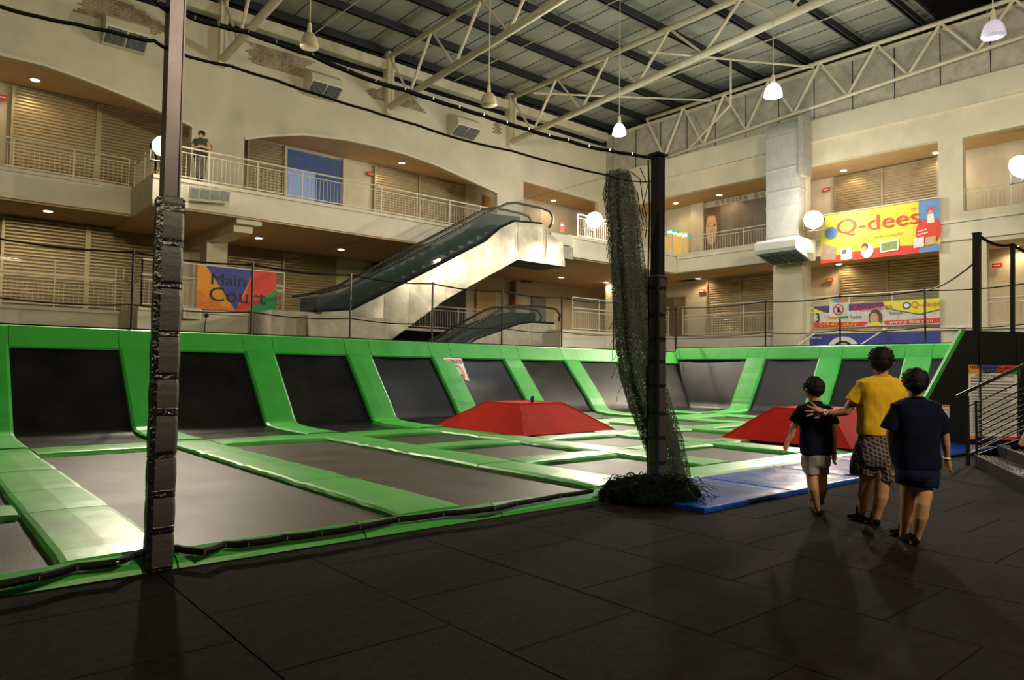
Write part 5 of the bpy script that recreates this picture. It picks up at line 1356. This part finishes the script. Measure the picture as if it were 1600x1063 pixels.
# --- boy on the right, navy shirt and shorts (px/m at 6.0 m = 185)
person('boy in a long navy shirt and navy shorts, rightmost of the three walking away', 6.0, dict(
    foot=(1428, 855), head=(1430, 597, 20.0), neck=(1430, 620), face=CFH*1+CRH*.25, low=.45,
    torso=[(1431,622,10,.055,0),(1431,630,28,.08,0),(1431,645,36,.10,0),(1431,680,31,.10,0),(1432,715,30,.10,0),(1433,730,24,.08,0),(1433,744,16,.06,0)],
    legs=[dict(pts=[(1421,742,0,.06),(1419,768,.05,.062),(1418,785,.08,.056),(1416,805,.14,.052),(1413,828,.22,.036),(1411,838,.26,.033)], fs=.92, sock=.085, dir=CFH-CRH*.25),
          dict(pts=[(1445,742,0,.06),(1444,770,-.04,.066),(1441,788,-.06,.060),(1438,808,-.05,.058),(1431,838,0,.037),(1428,848,.0,.034)], fs=.92, sock=.05, dir=CFH+CRH*.15)],
    arms=[dict(pts=[(1402,644,0,.042),(1392,675,.03,.040),(1393,700,.10,.033),(1396,722,.16,.024)], hand=dict(to=(1397,736,.18), across=CFH, k=-1, curl=.5, size=.9)),
          dict(pts=[(1461,644,0,.042),(1474,672,-.02,.040),(1478,695,-.01,.034),(1479,716,.02,.025)], hand=dict(to=(1482,734,.03), across=CFH, k=1, curl=.40, size=.9))],
    shirt=[(1431,622,11,.06,0),(1431,626,26,.085,0),(1431,632,38,.10,0),(1431,650,37,.12,0),(1431,680,34,.12,0),(1432,705,33,.118,0),(1433,725,33,.12,0),(1433,732,32.5,.12,0)],
    sleeves=[[(1404,638,0,.056),(1396,654,0,.062),(1388,672,0,.066)],[(1459,638,0,.056),(1469,655,0,.062),(1475,676,0,.068)]], shirtm=navy,
    shorts=[(1433,715,29,.11,0),(1433,732,31,.115,0),(1433,742,32,.125,0),(1433,751,30,.11,0)],
    short_legs=[[(1419,735,16,.10,0),(1419,750,16.5,.10,.03),(1419,757,16,.095,.04)],[(1447,735,16,.10,0),(1446,750,16.5,.105,-.02),(1446,761,16,.10,-.03)]], shortm=navys,
    extras=[band(1479,714,1479,719,.02,.030,.018,white,'wrist_band')]))
# --- person leaning on the upper railing (faces the camera)
PD = oY(314, 283, YJ+.75); D_ = (PD-CAM).dot(cf)
person('person in a dark green top and grey trousers leaning on the upper walkway railing', D_, dict(
    foot=(314, 285), ground=Z2-.03, head=(315, 210, 5.6), neck=(314, 216), face=-CFH+CRH*.1, low=.2, vox=.012,
    torso=[(314,217,3,.06,0),(314,219,8,.09,0),(314,225,11,.11,0),(314,235,10,.11,0),(313,246,9,.11,0),(313,252,8,.10,0)],
    legs=[dict(pts=[(309,248,0,.10),(310,264,0,.07),(311,280,.0,.05)], sock=.03, dir=-CFH), dict(pts=[(317,248,0,.10),(316,264,.05,.07),(314,280,.05,.05)], sock=.03, dir=-CFH)],
    arms=[dict(pts=[(304,221,0,.055),(300,232,-.15,.045),(308,230,-.3,.035)], hand=dict(to=(312,229,-.32), across=V((0,0,1)), k=1)), dict(pts=[(324,221,0,.055),(328,232,-.15,.045),(319,230,-.3,.035)], hand=dict(to=(315,229,-.32), across=V((0,0,1)), k=-1))],
    shirt=[(314,217,4,.07,0),(314,219,9,.10,0),(314,225,12,.13,0),(314,236,11,.13,0),(313,247,10.5,.13,0)],
    sleeves=[[(306,220,0,.07),(301,229,-.05,.07),(299,232,-.1,.065)],[(322,220,0,.07),(327,229,-.05,.07),(329,232,-.1,.065)]], shirtm=mat('dark_green_top', (.03, .05, .035), .85),
    shorts=[(313,244,9.5,.12,0),(313,252,10,.12,0)],
    short_legs=[[(309,248,5.5,.11,0),(310,262,4.6,.09,0),(310,278,4.0,.08,0)],[(317,248,5.5,.11,0),(317,262,4.6,.09,.03),(315,278,4.0,.08,.05)]], shortm=mat('grey_trousers', (.16, .13, .10), .9)))
# --- person on the stairs, mostly outside the frame
person('person in a red and grey top stepping up the stairs, cut by the right edge', 10.5, dict(
    foot=(1592, 716), ground=.345, head=(1648, 558, 11.5), neck=(1644, 572), face=CFH*.2+CRH, low=.45, vox=.008,
    torso=[(1640,574,6,.05,0),(1638,578,16,.08,0),(1636,590,19,.10,0),(1632,615,17,.10,0),(1628,636,17,.11,0),(1626,646,15,.10,0)],
    legs=[dict(pts=[(1624,640,0,.075),(1612,668,-.05,.06),(1603,684,-.02,.05),(1592,700,0,.034),(1588,706,0,.032)], sock=.04, dir=CRH-CFH*.3), dict(pts=[(1632,640,.1,.075),(1652,652,.12,.06),(1650,668,.12,.05),(1640,690,.12,.034)], sock=.04, lift=.17, dir=CRH)],
    arms=[dict(pts=[(1626,582,0,.045),(1612,606,-.05,.038),(1606,622,-.05,.032),(1612,636,-.05,.023)], hand=dict(to=(1618,646,-.05), across=CFH, k=1, size=.9)), dict(pts=[(1652,584,.1,.045),(1660,606,.1,.038),(1672,622,.1,.025)], hand=dict(to=(1680,628,.1), across=CFH, k=1, size=.9))],
    shirt=[(1640,574,8,.06,0),(1638,577,17,.09,0),(1636,590,21,.12,0),(1631,615,20,.12,0),(1627,638,20,.125,0),(1626,644,19,.12,0)],
    sleeves=[[(1628,580,0,.055),(1617,596,-.02,.06),(1612,606,-.04,.06)],[(1650,582,.05,.055),(1656,596,.08,.06),(1660,604,.1,.06)]], shirtm=mat('red_cotton', (.45, .03, .03), .9),
    shorts=[(1626,630,17,.11,0),(1626,644,19,.12,0),(1628,652,18,.12,0)],
    short_legs=[[(1624,640,11,.10,0),(1617,656,11,.10,-.03),(1612,668,10,.09,-.05)],[(1634,640,11,.10,.1),(1645,650,11,.10,.12),(1652,656,10,.09,.12)]], shortm=greys))
